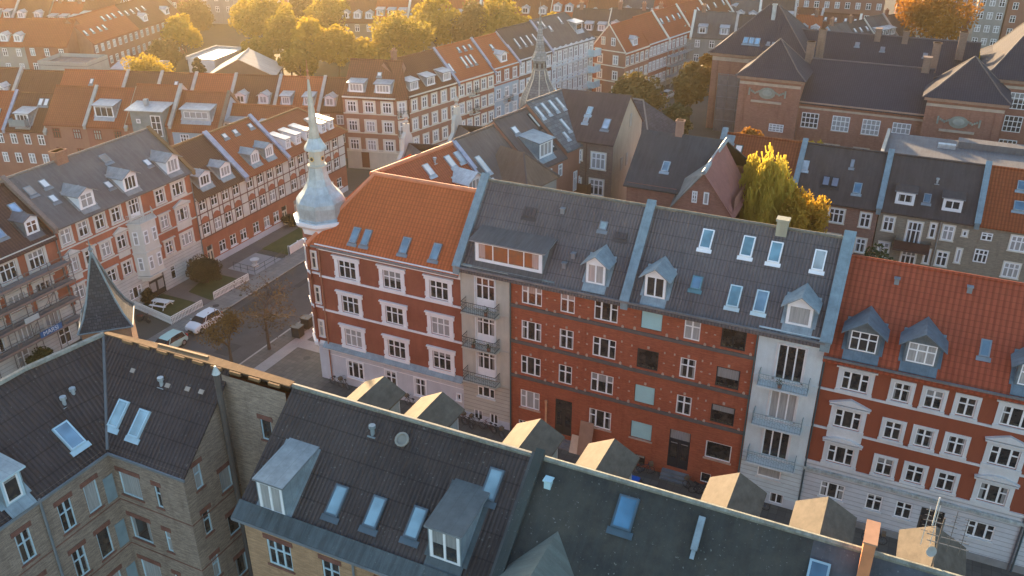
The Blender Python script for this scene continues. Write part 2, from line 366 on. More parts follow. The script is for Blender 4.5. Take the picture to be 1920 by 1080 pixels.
# ---------------------------------------------------------------- buildings
class Fr:
    """vertical frame: origin, direction along the facade, Y goes inward"""
    def __init__(s, o, ang=0.0):
        s.o = Vector(o); s.a = R(ang); s.d = Vector((math.cos(s.a), math.sin(s.a), 0)); s.i = Vector((-math.sin(s.a), math.cos(s.a), 0))
    def P(s, x, y, z): return s.o + s.d * x + s.i * y + Vector((0, 0, z))
class Slope:
    """roof slope: origin at the eave, frame direction, horizontal run and rise"""
    def __init__(s, o, ang, run, rise):
        s.f = Fr(o, ang); s.run = run; s.rise = rise; s.t = rise / run; s.p = math.atan(s.t)
        s.n = (s.f.i * -s.rise + Vector((0, 0, s.run))).normalized()
    def P(s, x, i, off=0.0): return s.f.P(x, i, i * s.t) + s.n * off
_km = {}
class House:
    def __init__(s, name, label, cat, o, ang=0.0, group=None):
        s.r = empty(name, label, cat, o, ang, group); s.w = MB(); s.tr = MB(); s.rf = MB(); s.pw = MB(); s.far = False; s.fm = WHITE
    # walls
    def facade(s, o, ang, L, z0, z1, zones, wins=(), far=None, sur=None, surm=None, fm=None, rv=.16):
        f = Fr(o, ang); far = s.far if far is None else far; fm = fm or s.fm
        def zmat(z):
            for zz, mm in zones:
                if z < zz: return mm
            return zones[-1][1]
        W_ = [w for w in wins if not far and w[4] != 'deco']
        xs = sorted({0.0, L} | {round(min(max(w[0], 0), L), 3) for w in W_} | {round(min(max(w[0] + w[2], 0), L), 3) for w in W_})
        zs = sorted({z0, z1} | {zz for zz, _ in zones if z0 < zz < z1} | {w[1] for w in W_} | {w[1] + w[3] for w in W_})
        for i in range(len(xs) - 1):
            xm = (xs[i] + xs[i + 1]) / 2
            for k in range(len(zs) - 1):
                zm = (zs[k] + zs[k + 1]) / 2
                if any(w[0] < xm < w[0] + w[2] and w[1] < zm < w[1] + w[3] for w in W_): continue
                s.w.poly([f.P(xs[i], 0, zs[k]), f.P(xs[i + 1], 0, zs[k]), f.P(xs[i + 1], 0, zs[k + 1]), f.P(xs[i], 0, zs[k + 1])], zmat(zm))
        for w in W_:
            x0, x1, a, b = w[0], w[0] + w[2], w[1], w[1] + w[3]; mm = zmat((a + b) / 2)
            for q in ([(x0, a), (x1, a)], [(x1, a), (x1, b)], [(x1, b), (x0, b)], [(x0, b), (x0, a)]):
                s.w.poly([f.P(q[0][0], 0, q[0][1]), f.P(q[0][0], rv, q[0][1]), f.P(q[1][0], rv, q[1][1]), f.P(q[1][0], 0, q[1][1])], mm)
            s.w.poly([f.P(x0, rv, a), f.P(x1, rv, a), f.P(x1, rv, b), f.P(x0, rv, b)], DARK)
        for w in wins:
            kind = w[4]; su = w[5] if len(w) > 5 else sur; wf = w[6] if len(w) > 6 else fm; loc = f.P(w[0], 0, w[1])
            if kind == 'board':
                b = MB(); b.box((.04, .06, .04), (w[2] - .04, .1, w[3] - .04), m_plain((.36, .62, .64), .6, .05)); o_ = b.build('window_board', s.r, loc, f.a)
            elif kind in ('door', 'gate'):
                b = MB(); dm = w[6] if len(w) > 6 else m_plain((.05, .04, .035), .5)
                b.box((.05, .08, 0), (w[2] - .05, .13, w[3] * .72), dm); b.box((0, .04, 0), (.06, .12, w[3]), dm); b.box((w[2] - .06, .04, 0), (w[2], .12, w[3]), dm)
                b.box((.06, .05, w[3] * .72), (w[2] - .06, .12, w[3] * .76), dm); b.box((.06, .09, w[3] * .76), (w[2] - .06, .12, w[3]), PANE)
                b.box((w[2] / 2 - .03, .05, 0), (w[2] / 2 + .03, .08, w[3] * .72), dm)
                for k in (0, 1): b.box((.15 + k * w[2] / 2, .065, w[3] * .25), (w[2] / 2 - .15 + k * w[2] / 2, .08, w[3] * .66), PANE)
                o_ = b.build('door', s.r, loc, f.a)
            else:
                me, pn = win_mesh(w[2], w[3], kind, wf if kind != 'hole' else IRON, far)
                o_ = put(me, 'window', s.r, loc, f.a)
                if pn: put(pn, 'pane', o_)
            if su: put(sur_mesh(w[2], w[3], su, surm or TRIMW), 'surround', o_)
        return f
    def wallpoly(s, pts, mat): s.w.poly(pts, mat)
    def band(s, f, x0, x1, z0, z1, out, mat): # horizontal trim on a facade frame
        s.tr.prism([f.P(x0, -out, z0), f.P(x1, -out, z0), f.P(x1, -.002, z0), f.P(x0, -.002, z0)], (0, 0, z1 - z0), mat)
    def cornice(s, f, x0, x1, z0, z1, mat, out=.4):
        h = z1 - z0
        s.band(f, x0, x1, z0, z0 + h * .45, out * .35, mat); s.band(f, x0, x1, z0 + h * .45, z0 + h * .75, out * .7, mat); s.band(f, x0, x1, z0 + h * .75, z1, out, mat)
    # roofs
    def slab(s, pts, mat, t=.14, side=None): s.rf.prism([Vector(p) for p in pts], (0, 0, -t), mat, side)
    def ridge(s, a, b, mat, r=.13): s.rf.tube(Vector(a) + V(0, 0, .02), Vector(b) + V(0, 0, .02), r, mat, 6)
    def gable(s, L, D, ze, zr, mat, ov=.35, x0=0.0, yr=None, hl=0.0, hr=0.0, endm=None, back=True, capm=None, y0=0.0):
        """simple two-slope roof over 0..L x y0..D; returns the front slope"""
        yr = (y0 + D) / 2 if yr is None else yr; x1 = x0 + L; t = (zr - ze) / (yr - y0); a = V(x0 + hl, yr, zr); b = V(x1 - hr, yr, zr)
        zo = ze - ov * t; tb = (zr - ze) / (D - yr); zb = ze - ov * tb; ol = .0 if not hl else .3; orr = .0 if not hr else .3
        s.slab([(x0 - ol, y0 - ov, zo), (x1 + orr, y0 - ov, zo), b, a], mat)
        if back: s.slab([(x1 + orr, D + ov, zb), (x0 - ol, D + ov, zb), a, b], mat)
        if hl: s.slab([(x0 - ol, D + ov, zb), (x0 - ol, y0 - ov, zo), a], mat)
        elif endm: s.w.poly([(x0, D, ze - .1), (x0, y0, ze - .1), a - V(0, 0, .12)], endm)
        if hr: s.slab([(x1 + orr, y0 - ov, zo), (x1 + orr, D + ov, zb), b], mat)
        elif endm: s.w.poly([(x1, y0, ze - .1), (x1, D, ze - .1), b - V(0, 0, .12)], endm)
        s.ridge(a, b, capm or mat)
        if hl: s.ridge(a, (x0 - ol, y0 - ov, zo), capm or mat, .11)
        if hr: s.ridge(b, (x1 + orr, y0 - ov, zo), capm or mat, .11)
        return Slope((x0, y0, ze), 0, yr - y0, zr - ze)
    def box_walls(s, L, D, z1, mat, z0=0.0, x0=0.0, y0=0.0, front=False):
        q = [(x0, y0), (x0 + L, y0), (x0 + L, D), (x0, D)]
        for i in range(4):
            if i == 0 and not front: continue
            a, b = q[i], q[(i + 1) % 4]; s.w.poly([(a[0], a[1], z0), (b[0], b[1], z0), (b[0], b[1], z1), (a[0], a[1], z1)], mat)
    def parapet(s, x, sl, zr, D, w=.5, h=.4, mat=None, ov=.45):
        """raised party wall following both slopes"""
        mat = mat or ZINCB; t = sl.t; b = MB(); y0 = sl.f.o.y; ze = sl.f.o.z; yr = y0 + sl.run; e = ze - ov * t
        pr = [(x - w / 2, y0 - ov, e - .2), (x - w / 2, y0 - ov, e + h), (x - w / 2, yr, zr + h + .05), (x - w / 2, D + ov, e + h), (x - w / 2, D + ov, e - .2), (x - w / 2, yr, zr - .3)]
        b.prism(pr[:3] + [pr[5]], (w, 0, 0), mat); b.prism([pr[5], pr[2], pr[3], pr[4]], (w, 0, 0), mat)
        b.prism([V(x - w * .64, y0 - ov - .02, e + h), V(x + w * .64, y0 - ov - .02, e + h), V(x + w * .64, yr, zr + h + .05), V(x - w * .64, yr, zr + h + .05)], (0, 0, .07), mat); b.build('party_wall_coping', s.r)
    # things on slopes
    def sky(s, sl, x, i, w=.8, l=1.3, glass=None, fm=None, name='skylight'):
        """roof window; x, i = lower left corner, i horizontal distance from the eave"""
        glass = glass or SKYG; fm = fm or LEAD; key = ('sky', round(w, 2), round(l, 2), glass.name, fm.name)
        if key not in _km:
            b = MB(); t = .09
            for a, c in (((0, 0), (w, t)), ((0, l - t), (w, l)), ((0, t), (t, l - t)), ((w - t, t), (w, l - t))): b.box((a[0], a[1], -.02), (c[0], c[1], .13), fm)
            b.box((-.12, -.3, .0), (w + .12, -.002, .05), fm)
            g = MB(); g.box((t, t, .02), (w - t, l - t, .125), glass); _km[key] = (b.mesh('skylight'), g.mesh('pane'))
        me, g = _km[key]; o = put(me, name, s.r, sl.P(x, i, .01), (sl.p, 0, sl.f.a)); put(g, 'pane', o); return o
    def dormer(s, sl, x, i, w, h, style='shed', kind='c2', roof=None, cheek=None, face=None, gw=None, rise=.45, margin=.16, ov=.2, apron=True, fm=None, glass=None):
        """x = left edge, i = horizontal distance of the face from the eave"""
        roof = roof or ZINC; cheek = cheek or ZINC; face = face or WHITE; t = sl.t; loc = sl.P(x, i)
        key = ('dm', round(w, 2), round(h, 2), style, kind, roof.name, cheek.name, face.name, round(t, 3), rise, margin, apron, glass.name if glass else '')
        if key not in _km:
            b = MB(); r = MB(); sh = .14 if style == 'shed' else 0.0
            yb = h / (t - sh)
            for xx in (0, w):
                b.prism([(xx, 0, -.05), (xx, 0, h), (xx, yb, h + sh * yb)], (.06 if xx == 0 else -.06, 0, 0), cheek)
            m_ = margin; b.box((.06, .0, -.05), (w - .06, .12, m_ * 1.2), face); b.box((.06, 0, h - m_), (w - .06, .12, h), face)
            b.box((.06, 0, m_ * 1.2), (m_ + .06, .12, h - m_), face); b.box((w - m_ - .06, 0, m_ * 1.2), (w - .06, .12, h - m_), face)
            b.poly([(m_, .1, 0), (w - m_, .1, 0), (w - m_, .1, h), (m_, .1, h)], DARK)
            if apron: b.prism([(-.1, -.45, -.45 * t + .03), (w + .1, -.45, -.45 * t + .03), (w + .1, -.01, .03), (-.1, -.01, .03)], (0, 0, .05), roof)
            for xx in (-.25, w): b.prism([(xx, 0, .03), (xx + .25, 0, .03), (xx + .25, yb, yb * t + .03), (xx, yb, yb * t + .03)], (0, 0, .04), roof)
            o_ = ov
            if style == 'shed':
                r.prism([(-o_, -o_, h - sh * o_), (w + o_, -o_, h - sh * o_), (w + o_, yb + .1, h + sh * (yb + .1)), (-o_, yb + .1, h + sh * (yb + .1))], (0, 0, .1), roof, face if face != WHITE else LEAD)
            else:
                pk = h + rise; d = rise / (w / 2); e = h - d * o_
                yr = pk / t; ye = e / t
                r.prism([(-o_, -o_, e), (w / 2, -o_, pk), (w / 2, yr, pk), (-o_, ye, e)], (0, 0, .08), roof)
                r.prism([(w / 2, -o_, pk), (w + o_, -o_, e), (w + o_, ye, e), (w / 2, yr, pk)], (0, 0, .08), roof)
                b.prism([(0, 0, h), (w, 0, h), (w / 2, 0, pk)], (0, .1, 0), face)
            ww, wh = w - 2 * m_ - .12, h - m_ * 2.2; fb = MB(); bars(fb, ww, wh, kind, WHITE, -.02, .05, .075)
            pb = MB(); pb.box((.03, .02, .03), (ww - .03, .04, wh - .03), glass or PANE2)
            _km[key] = (b.mesh('dormer'), r.mesh('dormer_roof'), fb.mesh('window'), pb.mesh('pane'))
        b, r, fb, pb = _km[key]; o = put(b, 'dormer', s.r, loc, sl.f.a); put(r, 'dormer_roof', o)
        mm = margin; wl = (mm + .06, .02, mm * 1.2); put(fb, 'window', o, wl); put(pb, 'pane', o, wl); return o
    def chimney(s, x, y, z0, z1, w=.8, d=.6, mat=None, pots=2):
        b = MB(); mat = mat or m_brick((.22, .10, .07), (.28, .14, .10))
        b.box((x - w / 2, y - d / 2, z0), (x + w / 2, y + d / 2, z1), mat); b.box((x - w / 2 - .08, y - d / 2 - .08, z1 - .18), (x + w / 2 + .08, y + d / 2 + .08, z1), mat)
        for k in range(pots): b.tube((x - w / 4 + k * w / 2, y, z1), (x - w / 4 + k * w / 2, y, z1 + .35), .1, m_plain((.35, .2, .14)), 8)
        b.build('chimney', s.r)
    def pipe(s, f, x, z0, z1, mat=None, r=.06):
        b = MB(); b.tube(f.P(x, -.12, z0), f.P(x, -.12, z1), r, mat or GUT, 6); b.build('downpipe', s.r)
    def vent(s, sl, x, i, k=0, mat=None):
        b = MB(); mat = mat or ZINCL
        if k == 0: b.box((-.22, -.02, -.1), (.22, .45, .04), mat); b.tube((0, .15, 0), (0, .15, .45), .1, mat, 8); b.tube((0, .15, .45), (0, .15, .62), .17, mat, 8)
        else: b.box((-.15, -.15, -.1), (.15, .15, .3), mat); b.box((-.2, -.2, .3), (.2, .2, .36), mat)
        b.build('roof_vent', s.r, sl.P(x, i), sl.f.a)
    def balcony(s, f, x, z, w, d=.95, mat=None, slab=None, solid=None, fancy=True, h=.95):
        b = MB(); mat = mat or IRON; b.box((0, -d, -.14), (w, 0, 0), slab or TRIMW); b.box((.05, -d * .4, -.36), (.2, 0, -.14), slab or TRIMW); b.box((w - .2, -d * .4, -.36), (w - .05, 0, -.14), slab or TRIMW)
        o = b.build('balcony', s.r, f.P(x, 0, z), f.a); g = MB(); sg = [((.04, -.04), (.04, -d + .04)), ((.04, -d + .04), (w - .04, -d + .04)), ((w - .04, -d + .04), (w - .04, -.04))]
        for (ax, ay), (bx, by) in sg:
            if solid: g.prism([(ax, ay, .02), (bx, by, .02), (bx, by, h), (ax, ay, h)], (.03, .03, 0) if ax == bx else (0, .03, 0), solid); continue
            g.tube((ax, ay, h), (bx, by, h), .028, mat, 5); g.tube((ax, ay, .08), (bx, by, .08), .02, mat, 5)
            L = math.hypot(bx - ax, by - ay); n = max(2, int(L / .17))
            for k in range(n + 1):
                u = k / n; px, py = ax + (bx - ax) * u, ay + (by - ay) * u; g.tube((px, py, 0), (px, py, h + (.12 if fancy and k % 6 == 0 else 0)), .011, mat, 4)
                if fancy and k < n:
                    u2 = (k + 1) / n; qx, qy = ax + (bx - ax) * u2, ay + (by - ay) * u2
                    zc = h * .5 + (.14 if k % 2 else -.14); g.tube((px, py, h * .5), (qx, qy, zc), .014, mat, 4); g.tube((px, py, h * .75), (qx, qy, h - (h * .75 - .55) if k % 2 else h * .62), .012, mat, 4)
        g.build('railing', o)
        rr = random.Random(int(x * 10 + z * 7)); n_ = rr.choice((0, 1, 2, 2))
        for k in range(n_ if fancy and not solid else 0):
            q = MB(); px = rr.uniform(.3, w - .3); q.tube((px, -d + .2, 0), (px, -d + .2, .3), .13, m_plain((.25, .12, .08)), 8, .16)
            for j in range(26): a = V(px + rr.gauss(0, .13), -d + .2 + rr.gauss(0, .1), .5 + rr.gauss(0, .13)); q.poly([a, a + V(rr.uniform(-.1, .1), .05, .1), a + V(.08, rr.uniform(-.1, .1), .04)], m_plain((.05, .08, .03)))
            q.build('potted_plant', o)
        return o
    def done(s, wall='wall', roof='roof'):
        if s.w.f: s.w.build(wall, s.r)
        if s.rf.f: s.rf.build(roof, s.r)
        if s.tr.f: s.tr.build('cornice', s.r)
        if s.pw.f: s.pw.build('party_wall_coping', s.r)
        return s.r
def grid(rows, xs, sur=None):
    """rows: (z, h); xs: (x, w, kind)"""
    return [(x, z, w, h, k) + ((sur,) if sur else ()) for z, h in rows for x, w, k in xs]
# ================================================================ ground
def sheet(name, pts, z, mat, kind='structure'):
    b = MB(); b.prism([(x, y, z) for x, y in pts], (0, 0, -.05), mat); return tag(b.build(name), kind=kind)
ASPH = m_ground((.062, .060, .058), (.095, .092, .088)); PAVE = m_ground((.17, .165, .155), (.23, .22, .20), .5, .6); COBB = m_ground((.12, .115, .11), (.16, .15, .145), .6, .4)
LAWN = m_ground((.045, .055, .018), (.075, .085, .03), .9)
g = MB(); g.poly([(-600, -150, 0), (410, -150, 0), (410, 620, 0), (-600, 620, 0)], m_ground((.07, .068, .06), (.10, .095, .08), .12)); tag(g.build('ground'), kind='structure')
# ================================================================ the row across the street
RED1 = m_wall((.27, .085, .055), .3, (.32, .11, .07)); RED3 = m_brick((.35, .088, .048), (.43, .125, .062), (.30, .12, .08), .8)
RED4 = m_wall((.31, .085, .045), .28, (.26, .075, .04)); PLG = m_wall((.56, .59, .63), .2); PLW = m_wall((.60, .69, .71), .3); CRM = m_wall((.50, .49, .42), .4)
RUSW = m_rust((.56, .58, .61)); RUSC = m_rust((.48, .47, .41)); DBELT = m_plain((.12, .11, .105), .8); TILE1 = m_tile((.56, .14, .05), .30, .38, 1.0, .0)
TILE4 = m_tile((.36, .085, .045), .36, .42, 1.0, .03); CORR = m_corr((.105, .092, .094), .24, .3, (.135, .12, .116)); PINK = m_plain((.46, .33, .26), .85)
BACKW = m_brick((.24, .17, .12), (.30, .22, .15))

# ---- corner house with the red tiles
h = House('corner_apartment_house', 'red corner house with a bright orange tiled roof and a zinc dome on its corner', 'building', (-45, 55.76, 0))
z1 = [(3.8, PLG), (99, RED1)]
w = grid([(11.2, 1.66), (7.8, 1.66), (4.42, 1.72)], [(2.0, 1.76, 'c3'), (6.52, 1.76, 'c3'), (11.02, 1.76, 'c3')], 'ear')
w += [(1.95, 1.03, 1.65, 1.75, 't3', 'thin'), (6.03, 1.03, 1.08, 1.78, 'c2', 'thin'), (9.05, 1.05, 1.08, 1.78, 'c2', 'thin'), (13.3, 1.73, .3, .6, 'm', 'thin')]
f = h.facade((0, 0, 0), 0, 14, 0, 13.8, z1, w, surm=WHITE)
h.cornice(f, 0, 14, 13.5, 14.15, WHITE, .42)
for z in (10.82, 7.48): h.band(f, -.1, 14, z, z + .17, .1, WHITE)
h.tr.prism([f.P(-.3, -.45, 3.72), f.P(14, -.45, 3.72), f.P(14, 0, 3.72), f.P(-.3, 0, 3.72)], (0, 0, .08), WHITE)
h.tr.prism([f.P(-.3, -.5, 3.8), f.P(14, -.5, 3.8), f.P(14, 0, 4.2), f.P(-.3, 0, 4.2)], (0, 0, .03), ZINC)
h.band(f, 0, 14, 2.95, 3.0, .03, WHITE)
fs = h.facade((-1.1, 10.5, 0), -90, 10.5, 0, 13.8, z1, grid([(11.2, 1.66), (7.8, 1.66), (4.42, 1.72), (1.0, 1.7)], [(1.0, 1.2, 'c2'), (3.6, 1.2, 'c2'), (6.2, 1.2, 'c2')], 'ear'), surm=WHITE)
h.facade((-1.1, 0, 0), 0, 1.1, 0, 3.7, z1, ())
h.cornice(fs, 0, 10.5, 13.5, 14.15, WHITE, .42)
for z in (10.82, 7.48, 3.72): h.band(fs, 0, 10.5, z, z + .17, .1, WHITE)
h.w.poly([(14, 0, 0), (14, 10.5, 0), (14, 10.5, 14), (14, 0, 14)], BACKW); h.w.poly([(14, 10.5, 0), (-1.1, 10.5, 0), (-1.1, 10.5, 14), (14, 10.5, 14)], BACKW)
RZ = 19.25; A0 = V(3.2, 4.7, RZ); B0 = V(14.0, 4.7, RZ)
h.slab([(-.75, -.5, 13.98), (14, -.5, 13.98), B0, A0], TILE1); h.slab([(-1.5, 10.8, 14.1), (-1.5, .3, 14.1), (-.75, -.5, 13.98), A0, V(3.2, 10.8, RZ)], TILE1)
h.slab([B0, (14, 10.8, 14.0), (3.2, 10.8, 14.0), A0], TILE1)
RT_ = m_plain((.58, .22, .12), .7); h.ridge(A0, B0, RT_, .2); h.ridge(A0, (-.75, -.5, 14.0), RT_, .16)
sl = Slope((0, -.36, 14.15), 0, 5.06, 5.1)
for x, ww in ((3.25, .72), (4.4, .72), (8.15, .76), (11.05, .76)): h.sky(sl, x, .47, ww, 1.45)
b = MB(); b.box((-.3, -.62, 13.86), (14, -.47, 14.0), GUT); b.build('gutter', h.r); h.pipe(f, .12, .1, 13.6, m_plain((.35, .16, .1)))
# tower on the corner
cx, cy = -.78, 2.1; tw = MB(); n = 8; rr = 1.95; rot = R(22.5)
tw.lathe((cx, cy, 0), [(.5, 1.2), (1.0, 2.3), (1.5, 2.8), (2.15, 3.5), (2.15, 3.8), (rr, 4.0), (rr, 7.45), (rr + .1, 7.48), (rr + .1, 7.65), (rr, 7.66), (rr, 10.8), (rr + .1, 10.82), (rr + .1, 10.99), (rr, 11.0), (rr, 14.5)], n, RED1, rot,
         [WHITE, WHITE, WHITE, WHITE, WHITE, RED1, WHITE, WHITE, WHITE, RED1, WHITE, WHITE, WHITE, RED1])
tw.lathe((cx, cy, 0), [(rr, 14.5), (rr + .1, 15.0), (rr + .5, 15.3), (rr + .62, 15.45), (rr + .62, 15.75), (0, 15.75)], n, WHITE, rot)
tw.build('corner_tower', h.r)
for k in (4, 5, 6):
    a = rot + math.pi * 2 * (k + .5) / n; ap = rr * math.cos(math.pi / n); fa = a + math.pi / 2
    for z in (11.35, 7.95, 4.5):
        me, pn = win_mesh(.5, 1.6, 'n1', CREAM, True); o = put(me, 'window', h.r, (cx + ap * math.cos(a) - .25 * math.cos(fa), cy + ap * math.sin(a) - .25 * math.sin(fa), z), fa)
        put(sur_mesh(.5, 1.6, 'thin', WHITE), 'surround', o)
DOME = m_zinc((.42, .48, .49), .48, .35)
dm = MB(); dr = [(2.3, 15.75), (2.34, 15.85), (2.2, 15.95), (2.22, 16.9), (2.16, 17.25), (1.92, 17.6), (1.5, 18.05), (1.15, 18.6), (.92, 19.2), (.8, 19.8), (.76, 20.2)]
dm.lathe((cx, cy, 0), dr, n, DOME, rot); dm.lathe((cx, cy, 0), [(.8, 20.2), (.86, 20.25), (.86, 20.35), (.66, 20.4), (.66, 21.6), (.62, 21.65)], n, m_wall((.52, .50, .42), .2), rot)
dm.lathe((cx, cy, 0), [(.62, 21.6), (1.0, 21.7), (.95, 21.9), (.7, 22.3), (.52, 22.7)], n, DOME, rot); dm.build('dome', h.r)
sp = MB(); sp.lathe((cx, cy, 0), [(.46, 22.7), (.36, 23.8), (.22, 25.8), (.08, 27.6)], n, m_zinc((.5, .5, .44), .5, .3), rot)
CU = m_plain((.5, .22, .12), .4, .1, .5); sp.lathe((cx, cy, 0), [(0, 27.5), (.17, 27.65), (.08, 27.85), (.05, 28.1), (.11, 28.25), (.03, 28.4), (.015, 29.1), (0, 29.2)], 8, CU); sp.build('spire', h.r)
for k in range(8):
    a = rot + math.pi * 2 * (k + .5) / n; ck = MB(); ck.tube((0, 0, 0), (.06, 0, 0), .22, m_plain((.65, .48, .2), .4, .1, .4), 12); ck.tube((.06, 0, 0), (.075, 0, 0), .14, DARK, 12)
    if k % 2 == 1: ck.build('round_louvre', h.r, (cx + .59 * math.cos(a), cy + .59 * math.sin(a), 20.95), a)
h.done()

# ---- dark-roofed double house: left half
def mid_house(name, label, x0, L, bay, wins, bz, bwins, bal, baz, joint, baymat, rus):
    h = House(name, label, 'building', (x0, 55.76, 0)); bx, bw = bay
    lo, hi = (bw, L) if bx == 0 else (0, bx)
    f = h.facade((lo, 0, 0), 0, hi - lo, 0, 14.6, [(99, RED3)], [(w_[0] - lo,) + tuple(w_[1:]) for w_ in wins], sur=None, surm=PINK)
    fb = h.facade((bx, -.12, 0), 0, bw, 0, 14.95, [(.9, PLG), (4.3, rus), (99, baymat)], bwins, rv=.2)
    for xx, ang, hh in ((bx, -90, 0), (bx + bw, 90, 0)): pass
    h.w.poly([(bx, 0, 0), (bx, -.12, 0), (bx, -.12, 14.95), (bx, 0, 14.95)], baymat); h.w.poly([(bx + bw, -.12, 0), (bx + bw, 0, 0), (bx + bw, 0, 14.95), (bx + bw, -.12, 14.95)], baymat)
    h.cornice(f, 0, hi - lo, 14.55, 15.0, STONE, .35); h.cornice(fb, -.05, bw + .05, 14.75, 15.05, baymat, .3)
    for z in bz: h.band(f, 0, hi - lo, z, z + .28, .1, DBELT)
    for z in (11.0, 7.7, 4.35): h.band(fb, 0, bw, z, z + .12, .06, baymat)
    for z in bal:
        h.balcony(fb, baz[0], z, baz[1], .95, IRON if baymat is CRM else m_plain((.22, .30, .31), .6), baymat)
    h.pipe(f, .08 if bx == 0 else hi - lo - .1, .1, 14.5, m_plain((.08, .12, .12)))
    h.box_walls(L, 10, 15, BACKW)
    sl = h.gable(L, 9.3, 15.0, 20.4, CORR, .35, yr=4.65, endm=BACKW, capm=m_felt((.17, .16, .13), (.10, .10, .09)), y0=-.36)
    b = MB(); b.box((0, -.86, 14.85), (L, -.72, 15.0), GUT); b.build('gutter', h.r)
    return h, f, fb, sl
def orn(ws):  # window ornaments on the red part
    return [w_ + ('orn',) if w_[4] in ('t3', 'c2', 'board', 'hole') and len(w_) == 5 else w_ for w_ in ws]
w = orn([(5.36, 12.55, 1.72, 1.72, 't3'), (8.62, 12.55, 1.18, 1.72, 'c2'), (11.37, 12.55, 1.88, 1.72, 't3'),
         (5.34, 9.35, 1.72, 1.7, 't3'), (8.61, 9.35, 1.18, 1.7, 'c2'), (11.37, 9.35, 1.88, 1.7, 't3'),
         (5.31, 6.1, 1.74, 1.72, 't3'), (8.61, 6.1, 1.15, 1.72, 'c2'), (11.35, 6.1, 1.86, 1.72, 't3')])
w += [(5.28, 2.82, 1.72, 1.7, 't3', 'sill'), (11.34, 2.75, 1.86, 1.7, 't3', 'sill'), (8.42, 1.1, 1.45, 3.4, 'door', None, m_plain((.045, .045, .042), .5)),
      (5.12, .45, .72, 1.0, 'g6', None), (6.25, .45, .72, 1.0, 'g6', None)]
bw = [(1.38, 11.45, 1.68, 2.63, 'd3', 'thin'), (1.38, 8.2, 1.66, 2.55, 'd3', 'thin'), (1.38, 4.95, 1.65, 2.54, 'd3', 'thin'), (1.35, 2.85, 1.6, 1.4, 't3', 'sill'), (.95, .35, .8, .98, 'v2'), (2.45, .35, .8, .98, 'v2')]
h, f, fb, sl = mid_house('apartment_house', 'red brick house with a cream balcony bay below one wide dormer', -31, 13.9, (0, 4.35), w, (12.08, 8.85, 5.62), bw, (11.15, 7.95, 4.68), (.45, 3.05), 0, CRM, RUSC)
for x, i, w_, l_ in ((4.1, 3.3, 1.0, .8), (11.8, 3.0, .9, .5)): h.sky(sl, x, i, w_, l_, m_corr((.075, .062, .064), .24, .3), m_plain((.07, .06, .06)), 'roof_patch')
for x, i in ((8.6, 1.0), (9.1, 1.6), (7.2, 3.9)): h.vent(sl, x, i, 1, LEAD)
# wide dormer
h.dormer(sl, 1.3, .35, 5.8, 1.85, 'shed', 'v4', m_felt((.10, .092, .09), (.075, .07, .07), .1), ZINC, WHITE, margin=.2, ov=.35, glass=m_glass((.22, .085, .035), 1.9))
h.dormer(sl, 10.55, .38, 1.6, 1.75, 'gable', 'v2', ZINC, ZINC, WHITE, rise=.6, ov=.32, margin=.1)
h.sky(sl, 10.4, 3.3, .6, .7, m_zinc((.35, .45, .45)), LEAD, 'roof_hatch')
b = MB(); b.box((.3, -.35, 15.02), (8.2, .25, 15.12), m_felt((.20, .25, .26), (.12, .15, .15), .3)); b.build('bay_roof_flashing', h.r)
h.parapet(.0, sl, 20.4, 9.3, .55, .45); h.parapet(13.9, sl, 20.4, 9.3, .55, .45)
h.done()
w = orn([(1.15, 12.65, 1.6, 1.6, 'board'), (4.4, 12.55, 1.18, 1.7, 'c2'), (7.1, 12.55, 1.75, 1.65, 'hole'),
         (1.05, 9.25, 1.65, 1.65, 'hole'), (4.35, 9.25, 1.18, 1.7, 'c2'), (7.05, 9.25, 1.7, 1.65, 'hole'),
         (1.05, 6.1, 1.6, 1.6, 'board'), (4.35, 6.0, 1.16, 1.68, 'c2'), (7.0, 6.05, 1.75, 1.6, 'hole')])
w += [(.95, 2.75, 1.72, 1.55, 'board', 'sill'), (6.92, 2.72, 1.95, 1.55, 'm', 'sill'), (4.08, .9, 1.65, 3.55, 'door', None, m_plain((.03, .035, .045), .4)), (1.5, .3, .8, .9, 'm', None, DARK), (6.8, .3, .8, .9, 'm', None), (8.0, .3, .8, .9, 'm', None)]
bw = [(1.4, 11.0, 1.85, 2.85, 'v3', 'thin'), (1.35, 7.7, 1.85, 2.75, 'v3', 'thin'), (1.3, 4.35, 1.85, 2.7, 'v3', 'thin'), (1.25, 2.43, 1.7, 1.35, 'm', 'sill'), (1.0, .3, 1.0, .9, 'v2'), (2.4, .3, 1.0, .9, 'v2')]
h, f, fb, sl = mid_house('apartment_house', 'red brick house with pale blue boarded windows and a white balcony bay at its right', -17.1, 14.1, (9.7, 4.4), w, (12.08, 8.8, 5.6), bw, (10.75, 7.45, 4.1), (.4, 3.45), 0, PLW, m_rust((.58, .67, .70)))
GL2 = m_sky((.26, .44, .47), .65)
for x, i, ww, l in ((4.2, 3.28, .85, 1.5), (7.15, 3.25, .85, 1.55), (9.1, 3.2, .85, 1.55), (12.1, 3.2, .8, 1.5)): h.sky(sl, x, i - .0, ww, l, GL2 if x != 12.1 else m_sky((.40, .44, .42), .4), WHITE)
for x, i, ww, l in ((7.1, .65, .85, 1.6), (8.95, .65, .85, 1.6)): h.sky(sl, x, i, ww, l, GL2 if x < 8 else SKYG, m_plain((.5, .62, .64)))
h.sky(sl, 4.35, 1.15, .75, 1.0, SKYD, m_plain((.1, .22, .25)))
h.dormer(sl, 1.2, .3, 1.65, 1.8, 'gable', 'v2', ZINC, ZINC, WHITE, rise=.6, ov=.35, margin=.1)
h.dormer(sl, 11.2, .35, 1.8, 1.65, 'gable', 'm', ZINC, ZINC, WHITE, rise=.65, ov=.35, margin=.12)
